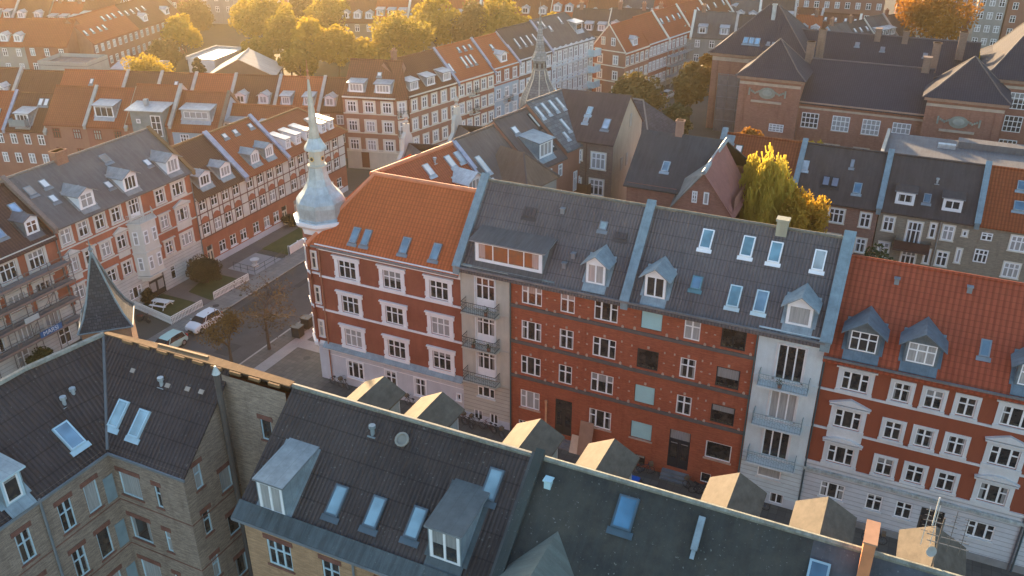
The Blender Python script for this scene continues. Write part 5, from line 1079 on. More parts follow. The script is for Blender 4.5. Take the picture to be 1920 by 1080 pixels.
# ---- rear row with yellow-brick courtyard fronts
YG = m_brick((.27, .235, .18), (.33, .29, .22), (.25, .23, .2)); RBK = m_brick((.26, .13, .10), (.31, .17, .13)); DKB = m_felt((.055, .045, .043), (.075, .062, .06), .15)
def rear(label, x0, L, wall, roof, xs, zr=15.9, cap=True, y=92.0):
    H_ = House('rear_house', label, 'building', (x0, y, 0), 0, None); H_.far = True; ws = [(x, z, w_, h_, k) + ((s_,) if s_ else ()) for x, z, w_, h_, k, s_ in xs]
    f = H_.facade((0, 0, 0), 0, L, 0, 11.4, [(99, wall)], ws, surm=CREAM); H_.box_walls(L, 8.4, 11.4, wall); sl = H_.gable(L, 8.4, 11.5, zr, roof, .3, yr=4.2, endm=wall)
    if cap: H_.parapet(L, sl, zr, 8.4, .45, .4, ZINCB)
    return H_, f, sl
def pr(xs, w_, k): return [(x, z, w_, 1.55, k, 'thin') for x in xs for z in (9.1, 6.25, 3.4)]
h, f, sl = rear('rear house with an orange tiled roof behind the yellow birch', -19.5, 8.6, RBK, m_tile((.24, .075, .035), .3, .4, .5, .1), pr((1.5, 5.5), 1.0, 'c2')); h.sky(sl, 1.5, 2.4, .8, 1.3, SKYREF, m_plain((.05, .12, .12))); h.sky(sl, .3, 3.4, .9, .9, ZINCB, ZINCB, 'flashing'); h.parapet(0, sl, 15.9, 8.4, .5, .5, ZINCB); h.done()
h, f, sl = rear('rear house with a dark roof, brown brick front and blue-framed roof windows', -10.9, 8.6, RBK, DKB, pr((1.2,), 1.0, 'c2') + pr((3.9,), 1.5, 'c3') + pr((7.0,), 1.0, 'c2')); h.sky(sl, 5.75, .75, .8, 1.2, SKYD, ZINC); h.sky(sl, 2.6, 1.0, .75, 1.1, m_plain((.16, .19, .25), .3), DARK); h.sky(sl, 3.5, 1.0, .75, 1.1, m_plain((.18, .2, .25), .3), DARK); h.sky(sl, 4.95, 2.7, .35, .9, m_plain((.25, .27, .3), .4), LEAD); h.sky(sl, .1, 2.0, .8, 1.1, ZINCL, ZINCL, 'flashing'); h.done()
h, f, sl = rear('rough yellow-grey brick house with two white dormers and dark balconies', -2.2, 8.95, YG, DKB, pr((.55,), 1.0, 'c2') + [(2.85, 8.0, 1.35, 2.5, 'c3', 'thin'), (2.85, 5.2, 1.35, 2.5, 'c3', 'thin')] + pr((4.95,), .5, 'n1') + pr((6.1,), 1.0, 'c2') + [(7.9, 9.8, .4, .6, 'm', 'thin'), (7.8, 6.9, .4, 1.5, 'm', 'thin'), (7.8, 4, .4, 1.5, 'm', 'thin')])
for x in (1.15, 5.5): h.dormer(sl, x, .45, 1.9, 1.3, 'shed', 'v2', DKB, DKB, WHITE, margin=.2, ov=.12, apron=False)
h.sky(sl, 3.75, .8, .7, 1.0, m_sky((.12, .18, .22), .6), LEAD); h.vent(sl, 4.7, 2.3); h.pipe(f, 5.8, 0, 11.3, m_plain((.3, .3, .28)))
for z in (7.8, 5.0): h.balcony(f, 1.9, z, 3.4, 1.3, m_plain((.06, .045, .04)), m_plain((.1, .07, .06)), solid=m_plain((.09, .05, .04)))
h.done()
h, f, sl = rear('rear house with a deep orange roof and blue roof windows at the right edge', 6.75, 12, YG, m_tile((.30, .085, .035), .3, .4, .5, .1), [(.6, 9.7, 1.0, .8, 'c2', None), (.4, 7.3, 1.2, 1.4, 'c3', None)] + pr((3.2,), 1.4, 'c3') + pr((6.6,), 1.2, 'c2'), cap=False)
for i in (1.2, 2.7): h.sky(sl, 2.8, i, 1.2, 1.0, SKYD, ZINC)
h.done()
h = House('flat_roofed_annex', 'long flat grey roof with a tiled parapet between the rear houses and the brick school', 'building', (-3.8, 117.5, 0)); FR = m_felt((.10, .10, .105), (.15, .15, .155), .1)
h.box_walls(26, 11, 9, WR, front=True); h.slab([(0, 0, 9.05), (26, 0, 9.05), (26, 11, 9.05), (0, 11, 9.05)], FR)
b = MB(); b.box((-.2, -.35, 8.6), (26, .15, 9.5), m_wall((.38, .30, .25), .3))
for k in range(40): b.box((k * .65, -.4, 9.5), (k * .65 + .5, .2, 9.56), m_plain((.42, .33, .29)))
b.box((-.3, -.3, 8.6), (.1, 11, 9.6), m_plain((.36, .33, .28))); b.box((8.5, 7.5, 9.05), (18, 9.5, 9.9), FR); b.box((6.2, 6.4, 9.05), (8.3, 7.2, 9.6), ZINCL)
b.build('parapet', h.r); b = MB(); b.box((18.6, 8.2, 9.1), (21.8, 10, 13), m_plain((.16, .30, .42), .7)); b.box((21.9, 9.6, 12), (23.6, 10.8, 14), m_plain((.15, .26, .42), .7)); b.build('tarpaulin_enclosure', h.r); h.done()

# ================================================================ the brick school
SB = m_brick((.32, .14, .10), (.38, .175, .125), (.30, .19, .15)); ST = m_tile((.052, .053, .070), .3, .36, 1.0, .0); SBD = m_plain((.46, .36, .28), .8)
h = House('school', 'large red brick school with dark hipped roofs and stone crests', 'building', (-36, 138, 0)); h.far = True
def hipblock(x0, x1, y0, y1, ze, zr, rx=0.0, ry=0.0, wins=(), flare=.9):
    f = h.facade((x0, y0, 0), 0, x1 - x0, 0, ze, [(99, SB)], wins, surm=SBD); h.w.poly([(x1, y0, 0), (x1, y1, 0), (x1, y1, ze), (x1, y0, ze)], SB); h.w.poly([(x0, y1, 0), (x0, y0, 0), (x0, y0, ze), (x0, y1, ze)], SB)
    cx, cy = (x0 + x1) / 2, (y0 + y1) / 2; o = .7
    e = [V(x0 - o, y0 - o, ze), V(x1 + o, y0 - o, ze), V(x1 + o, y1 + o, ze), V(x0 - o, y1 + o, ze)]; m_ = [V(x0 + flare, y0 + flare, ze + 1.15), V(x1 - flare, y0 + flare, ze + 1.15), V(x1 - flare, y1 - flare, ze + 1.15), V(x0 + flare, y1 - flare, ze + 1.15)]
    t = [V(cx - rx, cy - ry, zr), V(cx + rx, cy - ry, zr), V(cx + rx, cy + ry, zr), V(cx - rx, cy + ry, zr)]
    for i in range(4):
        j = (i + 1) % 4; h.rf.poly([e[i], e[j], m_[j], m_[i]], ST); h.rf.poly([m_[i], m_[j], t[j], t[i]], ST); h.ridge(e[i], m_[i], m_plain((.13, .115, .11)), .09); h.ridge(m_[i], t[i], m_plain((.13, .115, .11)), .09)
    h.rf.poly(e[::-1], ST)
    h.band(f, -.4, x1 - x0 + .4, ze - .45, ze - .02, .5, m_brick((.38, .22, .15), (.42, .25, .18))); h.band(f, 0, x1 - x0, ze - 1.3, ze - .9, .12, SBD)
    for xx in (0, x1 - x0 - 1.0): h.band(f, xx, xx + 1.0, 0, ze - 1.3, .12, SB)
    return f
def crest(f, x, z):
    b = MB(); CR = m_plain((.26, .28, .24), .8)
    n = 16; b.prism([f.P(x + 1.25 * math.cos(2 * math.pi * i / n), 0, z + .85 * math.sin(2 * math.pi * i / n)) for i in range(n)], f.i * -.22, CR)
    b.prism([f.P(x + .75 * math.cos(2 * math.pi * i / n), -.22, z + .1 + .5 * math.sin(2 * math.pi * i / n)) for i in range(n)], f.i * -.18, m_plain((.32, .34, .30), .8))
    for s_ in (-1, 1):
        for k in range(5): b.box((f.P(x + s_ * (1.25 + k * .28), 0, 0).x - .12, f.o.y - .16, z - .25 + abs(k - 2) * .14), (f.P(x + s_ * (1.25 + k * .28), 0, 0).x + .12, f.o.y, z + .05 + abs(k - 2) * .14), CR)
        b.box((f.o.x + x + s_ * 2.7 - .12, f.o.y - .16, z - .5), (f.o.x + x + s_ * 2.7 + .12, f.o.y, z + .6), CR)
    b.box((f.o.x + x - 2.3, f.o.y - .3, z - 1.5), (f.o.x + x + 2.3, f.o.y, z - 1.2), SBD); b.build('stone_crest', h.r)
f = hipblock(2.0, 17.5, 12.5, 28, 13.0, 20.0, .8, .2)
h.band(f, 0, 15, 12.0, 12.35, .15, SBD)
f = hipblock(9.4, 18.5, 0, 9, 12.6, 17.6, 0, 0, [(5.2, 4.4, 2.2, 1.2, 'g12')]); crest(f, 4.3, 10.2)
f = hipblock(36.0, 46.0, 0, 9, 12.2, 17.4, 0, 0); crest(f, 4.6, 9.0)
f = hipblock(43.0, 62.0, 8.5, 28, 13.8, 24.0, 2, 0, [(3.8, z, 2.4, 2.4, 'g12') for z in (9.6, 6.2, 2.6)] + [(8.5, z, 2.4, 2.4, 'g12') for z in (9.6, 6.2, 2.6)])
for x, y, sz in ((45.6, 0, 1),): pass
xs = (18.9, 23.6, 28.0, 32.3)
f = h.facade((18.5, 1.3, 0), 0, 17.5, 0, 9.3, [(99, SB)], [(x - 18.5, 5.3, 2.5, 2.3, 'g12', 'sill') for x in (19.1, 23.6, 27.9, 32.1)] + [(x - 18.5, 1.8, 2.2, 1.3, 'v4', 'thin') for x in (23.0, 27.3, 31.3)], surm=SBD)
h.band(f, 0, 17.5, 8.95, 9.3, .45, m_brick((.38, .22, .15), (.42, .25, .18))); h.band(f, 0, 17.5, 8.2, 8.5, .12, SBD)
h.slab([(18.4, .8, 9.1), (36.2, .8, 9.1), (36.2, 9.3, 14.1), (18.4, 9.3, 14.1)], ST); h.ridge((18.4, 9.3, 14.1), (36.2, 9.3, 14.1), m_plain((.12, .11, .12))); h.slab([(36.2, 17, 9.5), (18.4, 17, 9.5), (18.4, 9.3, 14.1), (36.2, 9.3, 14.1)], ST)
h.slab([(14, 14.5, 10), (42, 14.5, 10), (42, 22, 16.1), (14, 22, 16.1)], ST); h.slab([(42, 29, 10), (14, 29, 10), (14, 22, 16.1), (42, 22, 16.1)], ST); h.ridge((14, 22, 16.1), (42, 22, 16.1), m_plain((.12, .11, .12)))
CB = m_brick((.20, .12, .09), (.25, .155, .12))
for x, y, z0, z1_, w_ in ((17.9, 9.6, 12, 16.6, 1.1), (18.9, 13.6, 13, 17.9, 1.1), (34.9, 9.0, 12, 15.9, 1.1), (35.8, 12.5, 13, 17.4, 1.1), (26.7, 21.5, 15, 17.3, .9), (30.9, 21.5, 15, 17.2, .9), (39.2, 18.5, 14, 18.2, 1.1)): h.chimney(x, y, z0, z1_, w_, 1.2, CB, 0)
s5 = Slope((18.4, 1.3, 9.3), 0, 8, 4.8); s6 = Slope((14, 14.5, 10), 0, 7.5, 6.1); s7 = Slope((2.9, 13.4, 14.15), 0, 6.85, 5.85)
for x, i in ((9.5, 5.4), (13.5, 5.0), (20, 4.6)): h.sky(s6, x, i, .7, .8, m_plain((.2, .2, .22)), LEAD)
for k in range(3): h.sky(s7, 3.5 + k * .95, .4, .85, 1.3, m_sky((.38, .62, .72), .7), ZINC)
for k in range(4): h.sky(s7, 7.4 + k * .85, .6, .5, .5, m_plain((.2, .24, .28)), LEAD)
h.chimney(10.2, 18.0, 17.5, 20.5, .6, .6, ZINCL, 0); s8 = Slope((43.9, 9.4, 14.95), 0, 8.85, 9.05); h.sky(s8, 3.9, .9, .9, 1.3, m_sky((.2, .38, .42), .7), ZINCL); h.sky(s8, 6.6, 1.0, .9, 1.3, m_sky((.2, .38, .42), .7), ZINCL)
b = MB(); NET = m_plain((.17, .165, .17), .9); b.box((3.6, 11.2, 0), (8.6, 11.3, 9.6), NET)
for x in (3.6, 5.2, 6.9, 8.5): b.tube((x, 11.1, 0), (x, 11.1, 9.9), .05, LEAD, 5)
for z in (2, 4, 6, 8, 9.8): b.tube((3.6, 11.1, z), (8.6, 11.1, z), .05, LEAD, 5)
b.build('netted_scaffold', h.r); h.done()
# ================================================================ across the cross street: corner house and its row
DR = m_tile((.22, .085, .05), .35, .4, .35, .1)
h, f, sl = terr('red corner house with cream window surrounds and a small corner balcony', -78.1, 106.2, 14, 8.2, 9, 11.2, 15.6, WR2, DR, 3, 3, 'c3', 1.35, 1.55, 'flat', dorm=2, dst='shed', dk='v4', dw=2.3, trim=CREAM, base=(3.2, WC), name='apartment_house', hr=0)
h.sky(sl, 4.7, 2.5, .7, .7, SKYREF); w_, _ = win_mesh(1.2, 1.5, 'c2', WHITE, True)
c0, c1 = V(8.2, 0, 0), V(9.7, 1.0, 0); an = math.atan2(1.0, 1.5); fc = h.facade(c0, math.degrees(an), 1.8, 0, 11.2, [(3.2, WC), (99, WR2)], [(.4, z, 1.0, 1.9, 'c2', 'flat') for z in (8.6, 5.7, 2.9)], surm=CREAM)
for z in (8.4, 5.5): h.balcony(fc, .1, z, 1.6, .8, IRON, CREAM)
h.slab([(8.0, -.3, 11.0), (9.9, .8, 11.0), (7.8, 5, 15.7), (7.6, 4.6, 15.7)], DR); b = MB(); b.box((2.3, -.05, .3), (3.5, 0, 2.7), m_plain((.16, .05, .035))); b.build('door', h.r); h.done()
def dr(u): return -69.0 + u * math.cos(R(77.5)), 110 + u * math.sin(R(77.5))
h, f, sl = terr('red house with three zinc dormers and a chimney, left of the eight-skylight roof', *dr(0), 77.5, 10.9, 9.5, 11.2, 15.6, WR2, BRNT, 4, 5, 'c2', .95, 1.6, 'flat', dorm=3, dst='shed', dk='v4', dw=1.8, trim=CREAM, chim=1, base=(2.4, WC), name='apartment_house'); h.parapet(10.9, sl, 15.6, 9.5, .4, .25, CAPB); h.slab([(.2, 9.5, 11.4), (.2, -.3, 11.0), (.6, 4.75, 15.7)], DR); h.done()
h, f, sl = terr('red house with a bright orange roof and eight white roof windows', *dr(10.9), 77.5, 9.1, 9.5, 11.2, 15.7, WR, ROOFW1, 4, 5, 'c2', 1.0, 1.6, 'flat', trim=CREAM, name='apartment_house', cap=CAPB)
for k in range(3): h.sky(sl, 4.6 + k * 1.4, 3.6, .5, .8, SKYREF); h.sky(sl, 3.9 + k * 1.1, 1.5, .5, 1.9, SKYREF)
h.sky(sl, .4, 1.3, .5, 1.6, SKYREF)
for z in (5.6, 8.5): h.balcony(Fr((0, 0, 0)), 2.6, z, 1.8, .9, IRON, CREAM)
h.done()
h, f, sl = terr('pale blue house with a dark upper storey and an orange roof with one dormer', *dr(20), 77.5, 6.6, 9.5, 11.6, 15.7, WLB, REDT2, 4, 3, 'c2', 1.0, 1.6, 'thin', dorm=1, dst='gable', sky=1, cap=CAPB, base=None, name='apartment_house'); h.band(f, 0, 6.6, 8.6, 11.4, .03, WR); h.balcony(f, 2.4, 5.6, 1.8, .9, IRON); h.done()
h, f, sl = terr('dark-roofed red house with white trim left of the slate spire', *dr(26.6), 77.5, 9.5, 9.5, 11.8, 16.2, m_wall((.17, .085, .07), .2), DKB, 4, 5, 'c2', 1.0, 1.7, 'flat', cap=CAPB, name='apartment_house')
for k in range(4): h.sky(sl, 2.2 + k * 1.7, 1.6, .45, 1.9, SKYREF)
h.done()
h, f, sl = terr('dark-roofed house with pale blue corner balconies right of the slate spire', *dr(36.1), 77.5, 13.5, 9.5, 12, 16.4, m_wall((.16, .075, .065), .2), GRYT, 4, 8, 'c2', .9, 1.7, 'ped', sky=2, hr=3, name='apartment_house')
for k in (1.2, 2.2, 7.4): h.sky(sl, k, 3.3, .5, 1.4, SKYREF)
h.dormer(sl, 9.6, 1.5, 2.2, 1.5, 'shed', 'm', FZ, ZINC, ZINC); LBL = m_plain((.46, .62, .66), .5)
for z in (9.0, 6.0, 3.1): h.balcony(f, 11.6, z, 2.4, 1.5, LBL, LBL, solid=LBL, h=1.1)
h.done()
# slate bell-shaped spire on the far corner
h = House('corner_spire', 'slate bell-shaped spire with a lantern rising behind the patterned slate roof', 'tower', (-42.8, 98, 0)); SS = m_slate((.16, .175, .18), .3, .1); CP = m_plain((.42, .42, .36), .6); pr = [(2.35, 15.6), (2.3, 16.4), (2.05, 17.2), (1.6, 18.1), (1.05, 19.2), (.82, 20.2)]
b = MB(); b.lathe((0, 0, 0), pr, 8, SS, R(22.5)); b.build('bell_roof', h.r)
b = MB(); b.lathe((0, 0, 0), [(.8, 20.2), (.78, 21.3), (1.05, 21.4), (.95, 21.7), (.62, 22.4), (.45, 23.4), (.06, 26.6), (0, 26.6)], 8, m_slate((.22, .25, .26), .3, .1), R(22.5)); b.lathe((0, 0, 0), [(0, 26.3), (.14, 26.6), (.05, 26.9), (.02, 28), (0, 28.1)], 6, STONE); b.build('lantern_spire', h.r)
b = MB()
for k in range(8):
    a = R(22.5) + k * math.pi / 4
    for i in range(5): b.tube((pr[i][0] * math.cos(a), pr[i][0] * math.sin(a), pr[i][1]), (pr[i + 1][0] * math.cos(a), pr[i + 1][0] * math.sin(a), pr[i + 1][1]), .07, CP, 5)
b.lathe((0, 0, 0), [(2.2, 0), (2.2, 15.6)], 8, WR, R(22.5)); b.build('hip_mouldings', h.r)
for k in range(8):
    a = k * math.pi / 4 + math.pi / 4; b = MB(); b.box((-.12, -.03, 0), (.12, 0, .6), DARK); b.build('lantern_opening', h.r, (.76 * math.cos(a), .76 * math.sin(a), 20.5), a + math.pi / 2)
h.done()
# gable-ended row beyond the far crossing
def er(u): return -52.3 + u * math.cos(R(78)), 159.3 + u * math.sin(R(78))
h, f, sl = terr('red gable-ended corner house with pale shuttered windows beyond the crossing', *er(0), 78, 9, 7.4, 9.4, 14, WR2, REDT, 3, 5, 'c2', 1.0, 1.6, 'thin', dorm=1, dst='gable', name='apartment_house', side=(-1, 2), trim=CREAM)
b = MB()
for z, s_ in ((9.35, 0), (6.6, 0), (3.7, 0)): b.box((-.1, 0, z), (0, 7.4, z + .2), CREAM)
b.prism([(-.1, -.3, 9.1), (-.1, 3.7, 14.1), (-.1, 3.7, 14.4), (-.1, -.3, 9.45)], (.12, 0, 0), CREAM); b.prism([(-.1, 7.7, 9.1), (-.1, 7.7, 9.45), (-.1, 3.7, 14.4), (-.1, 3.7, 14.1)], (.12, 0, 0), CREAM); b.build('gable_trim', h.r)
for y, z, m_ in ((2.2, 10.4, WHITE), (4.4, 10.4, CREAM)): me, _ = win_mesh(.9, 1.5, 'c2', m_, True); put(me, 'window', h.r, (-.03, y + .9, z), R(-90))
h.done()
for k, (u, L_, rf, wl, lb) in enumerate(((9, 7.5, REDT, WR, 'narrow dark-red house right of the gable-ended corner house'), (16.5, 10, REDT, WR, 'orange-roofed house with four skylights in the scaffolded street'), (26.5, 10, REDT, WR2, 'orange-roofed house with two big pale skylights in the scaffolded street'), (36.5, 11, BRNT, WR2, 'brown-roofed house near the far end of the scaffolded street'), (47.5, 12, REDT, WR, 'red-roofed house with white dormers at the far end of the scaffolded street'))):
    h, f, sl = terr(lb, *er(u), 78, L_, 8, 9.6, 14.2, wl, rf, 3, int(L_ / 1.5), 'c2', .95, 1.6, 'thin', sky=(0, 4, 2, 3, 0)[k], dorm=(0, 0, 0, 0, 3)[k], cap=CREAM, base=(2.0, WG), name='apartment_house'); h.done()
t = empty('scaffold', 'pale grey scaffold along the far street facades at upper centre', 'scaffold', (*er(16), 0), 78); SCF = m_plain((.33, .35, .36), .6, .1, .2)
b = MB()
for k in range(13):
    for y in (-.5, -1.5): b.tube((k * 2.5, y, 0), (k * 2.5, y, 7.6), .06, SCF, 4)
for z in (2, 4, 6, 7.4):
    for y in (-.5, -1.5): b.tube((0, y, z), (30, y, z), .06, SCF, 4)
for k in range(12): b.tube((k * 2.5, -1.5, (k % 3) * 2.2), (k * 2.5 + 2.5, -1.5, (k % 3) * 2.2 + 2.2), .05, SCF, 4)
b.build('tube_frame', t)
for z in (2, 4, 6): b = MB(); b.box((0, -1.55, z), (30, -.4, z + .08), SCF); b.build('deck', t)

# ================================================================ houses behind the side street (upper left)
def rowpt(x0, y0, ang, u): return x0 + u * math.cos(R(ang)), y0 + u * math.sin(R(ang))
def put_row(x0, y0, ang, specs, ze, zr, D=9, gap=0, group=None):
    u = 0
    for sp in specs:
        L_, lb, wl, rf = sp[:4]; kw = dict(sp[4]) if len(sp) > 4 else {}
        zz = kw.pop('dz', 0); px, py = rowpt(x0, y0, ang, u)
        h, f, sl = terr(lb, px, py, ang, L_, D, ze + zz, zr + zz, wl, rf, kw.pop('rows', 3), kw.pop('n', 3), kw.pop('kind', 'c2'), kw.pop('w', 1.1), kw.pop('h0', 1.5), group=group, **kw)
        yield h, f, sl; u += L_ + gap
WRC = m_wall((.32, .15, .11), .3)
for k, (h, f, sl) in enumerate(put_row(-128.6, 79.5, 16, [
    (8.4, 'red-roofed house with two small skylights at the left edge, behind the grey-roofed house', WRC, REDT, dict(n=4, w=.9, sky=2, skx=.35, cap=CAPB, dz=-1.2)),
    (6.6, 'brown-roofed house with a paired skylight and a balcony dormer', WRC, BRNT, dict(n=3, w=1.0, cap=STONE, dz=-1.2)),
    (6.5, 'plain orange-roofed house of orange brick, left of the one with the big grey dormer', m_wall((.36, .17, .12), .2), ROOFO, dict(n=2, w=1.2, kind='c3', cap=STONE, fm=m_plain((.22, .06, .04)))),
    (6.4, 'orange-roofed house with one large grey three-light dormer', m_wall((.33, .13, .095), .2), REDT, dict(n=2, w=1.2, kind='c3', fm=m_plain((.22, .06, .04)), cap=STONE)),
    (6.8, 'house with a tall grey-green clad extension and a white window strip', WRC, ROOFO, dict(n=1, dz=.7, cap=STONE)),
    (7.2, 'pale blue fronted house with a wide grey dormer and an orange roof', WLB, ROOFO, dict(n=2, w=1.35, kind='c3', cap=m_brick((.2, .12, .08), (.25, .15, .1))))], 8.7, 12.9)):
    if k == 1:
        h.sky(sl, 4.0, 2.9, .7, 1.2, SKYREF); h.sky(sl, 4.9, 2.9, .7, 1.2, SKYREF); h.dormer(sl, 1.8, .4, 2.2, 1.8, 'shed', 'v3', FZ, ZINC, WHITE); h.balcony(f, 1.6, 8.2, 2.6, 1.0, LEAD, LEAD, solid=m_plain((.2, .28, .3), .2))
    if k == 3: h.dormer(sl, 1.2, .9, 3.0, 1.7, 'shed', 'v3', FZ, FZ, WHITE, margin=.1)
    if k == 4:
        b = MB(); GG = m_plain((.20, .24, .235)); b.box((1.2, -.5, 5.2), (6.0, 4.5, 11.2), GG); o = b.build('clad_extension', h.r); b = MB(); b.prism([(.7, -1.0, 11.2), (6.4, -1.0, 11.2), (6.4, 4.5, 11.9), (.7, 4.5, 11.9)], (0, 0, .12), FZ); b.box((2.6, 1.0, 11.6), (3.2, 1.5, 12.4), FZ); b.build('extension_roof', o)
        for x, z, w_, h_, k_ in ((4.2, 7.6, 1.5, 3.0, 'g6'), (2.0, 9.4, .6, .6, 'm'), (4.3, 5.4, 1.4, 1.4, 'c2')): me, _ = win_mesh(w_, h_, k_, WHITE, True); put(me, 'window', o, (x, -.52, z))
    if k == 5: h.dormer(sl, 1.3, 1.0, 4.3, 1.6, 'shed', 'v4', FZ, FZ, m_plain((.45, .46, .44)), margin=.3)
    h.done()
for h, f, sl in put_row(-90.8, 91.5, 14, [(13.5, 'long orange roof with two grey box dormers right behind the half-timbered houses', WRC, ROOFO, dict(n=5))], 7.3, 11.2, 8):
    h.dormer(sl, .8, .8, 4.2, 1.4, 'shed', 'v4', FZ, FZ, WHITE); h.dormer(sl, 7.2, .7, 2.4, 1.4, 'shed', 'v3', FZ, FZ, WHITE); h.done()
for k, (h, f, sl) in enumerate(put_row(-140.5, 90.6, 18, [
    (7.5, 'brown-roofed house with two white dormers near the left edge', WRC, BRNT, dict(dorm=2, cap=STONE)), (7.5, 'low brown-roofed house with one round roof vent', WRC, BRNT, dict(dz=-.3)),
    (11, 'wide plain orange roof with a white gutter wall and one skylight', WWH, REDT2, dict(sky=1, cap=STONE)), (5.8, 'brown roof between the wide orange roof and the skylight roof', WWH, BRNT, dict(cap=STONE)), (5.8, 'dull orange roof with one small skylight in the middle row', WWH, DR, dict(sky=1, cap=STONE)),
    (6.6, 'plain orange roof in the middle row, below the pointed conifer', WRC, REDT2, dict(cap=STONE)), (7.4, 'brown roof with two pale gabled dormers, below the dark gable end', WRC, BRNT, dict(dorm=2, cap=STONE)), (7.2, 'orange roof with two grey-topped dormers, left of the copper finial', WRC, REDT2, dict(dorm=2, dst='shed', dk='v3', cap=STONE)),
    (6.5, 'brown roof with two small arched dormers, right of the spire tip', WRC, BRNT, dict(dorm=2, cap=STONE))], 7.7, 11.6)): h.done()
for h, f, sl in put_row(-152, 126, 104, [(8, 'perpendicular house with a row of pale skylights, nearest the terrace block', WRC, REDT, dict(sky=4, skx=.3, n=4, w=.9)), (8, 'perpendicular house with many pale skylights and a white balcony stack', WRC, REDT, dict(sky=4, skx=.6, n=4, w=.9)), (8.5, 'third of the perpendicular skylight houses, with one box dormer', WR2, BRNT, dict(sky=4, dorm=1, n=4, w=.9)), (9, 'farthest of the perpendicular skylight houses', WR2, BRNT, dict(n=4, dorm=1))], 9, 13.4): h.done()
h = House('terrace_block', 'grey rendered block with a roof terrace and a red brick recess', 'building', (-152, 113, 0), 16); h.far = True
h.facade((0, 0, 0), 0, 10, 0, 8, [(99, m_wall((.36, .38, .36), .2))], [(7.2, 4.6, .6, 1.4, 'n1'), (7.5, 1.6, .6, 1.4, 'n1'), (2.8, 1.5, 1.6, 4.0, 'g6')]); h.box_walls(10, 7, 8, m_wall((.36, .38, .36), .2)); h.slab([(0, 0, 7.3), (10, 0, 7.3), (10, 7, 7.3), (0, 7, 7.3)], FR); b = MB(); b.box((2.4, -.05, 1), (5.2, 0, 5.2), m_brick((.3, .12, .08), (.35, .15, .1))); b.build('brick_recess', h.r); h.done()
h = House('garden_pavilion', 'low white flat-roofed building in the yards at upper left', 'building', (-135, 133.5, 0), 10); h.far = True; WH2 = m_wall((.66, .66, .64), .2)
h.facade((0, 0, 0), 0, 6, 0, 6, [(99, WH2)], [(1.2, 3.4, .7, 1.5, 'n1'), (3.2, 3.4, .8, 1.5, 'n1')]); h.facade((6, 0, 0), 90, 10.8, 0, 6, [(99, WH2)], [(1.5, 3.2, .7, 1.6, 'n1'), (4, 3.2, .7, 1.6, 'n1'), (6.5, 3.2, .7, 1.6, 'n1')], far=True); h.box_walls(6, 10.8, 6, WH2); h.slab([(0, 0, 5.9), (6, 0, 5.9), (6, 10.8, 5.9), (0, 10.8, 5.9)], m_plain((.62, .60, .52), .6)); b = MB(); b.box((-.25, -.2, 5.7), (0, 11, 6.4), STONE); b.box((0, 10.8, 5.7), (6, 11, 6.3), STONE); b.build('parapet', h.r); h.done()
T('dark gable-ended workshop with a pale roof slope behind the middle row', -112.7, 132.3, 118, 9.5, 12.5, 5.0, 8.2, m_wall((.13, .095, .08), .3), m_felt((.34, .31, .27), (.44, .40, .34), .2), 1, 2, name='workshop')
T('low blue-grey metal shed beside the yellow bush', -145, 123, 16, 8, 8, 5.2, 6.0, m_wall((.22, .24, .27), .1), m_plain((.28, .30, .36), .5), 1, 1, name='shed')
sheet('park_lawn', [(-200, 138), (-100, 112), (-75, 130), (-72, 180), (-150, 230), (-215, 175)], .02, m_ground((.035, .038, .018), (.06, .05, .025), .3))
# farther terraces, row by row
RFS = [REDT, REDT2, BRNT, DR, ROOFO, REDT, BRNT]; RFN = {REDT: 'rust', REDT2: 'orange', BRNT: 'brown', DR: 'maroon', ROOFO: 'terracotta', GRYT: 'grey', DKB: 'dark'}
ORD = ['first', 'second', 'third', 'fourth', 'fifth', 'sixth', 'seventh', 'eighth', 'ninth', 'tenth']
def far_row(x0, y0, ang, n, where, seed, ze=8.6, zr=12.8, L0=(7, 9.5), roofs=RFS, walls=(WR, WR2, WRC, WG), rows=3, **kw):
    r = random.Random(seed); u = 0
    for k in range(n):
        L_ = r.uniform(*L0); rf = r.choice(roofs); wl = r.choice(walls); d = r.choice((0, 2, 3, 2, 3)); s_ = 0 if d else r.choice((0, 2, 3, 4)); dz = r.uniform(-.5, .5); x, y = rowpt(x0, y0, ang, u); ds = r.choice(('gable', 'shed'))
        ft = ('with %s white dormers' % ('two' if d == 2 else 'three')) if d else ('with %s skylights' % {2: 'two', 3: 'three', 4: 'four'}[s_] if s_ else 'without dormers')
        T('%s-roofed house %s, %s from left, %s' % (RFN[rf], ft, ORD[k], where), x, y, ang, L_, 9, ze + dz, zr + dz, wl, rf, rows, 3, 'c2', 1.0, 1.5, dorm=d, dst=ds, dw=1.5, sky=s_, group='houses of the ' + where, cap=r.choice((STONE, CREAM, None)), chim=r.choice((0, 1, 2)), **kw)
        u += L_
far_row(-186, 112, 17, 4, 'terrace at left edge', 1); far_row(-212, 128, 17, 6, 'second terrace at left', 2, L0=(7.5, 9)); far_row(-232, 147, 17, 7, 'third terrace at left', 3, L0=(8, 9.5)); far_row(-250, 168, 17, 9, 'terrace at top left edge', 4, L0=(8, 9.5)); far_row(-215, 205, 17, 9, 'hazy terrace behind park trees', 5, L0=(8.5, 10)); far_row(-262, 195, 17, 5, 'topmost left terrace', 15)
far_row(-124, 170, 18, 4, 'grey terrace behind park trees', 6, L0=(7, 8.5), walls=(WG, WY, WG), roofs=[BRNT, DR, REDT]); far_row(-150, 194, 17, 6, 'terrace above the park trees', 7, L0=(8, 9)); far_row(-118, 214, 14, 4, 'terrace left of white chimneys', 8)
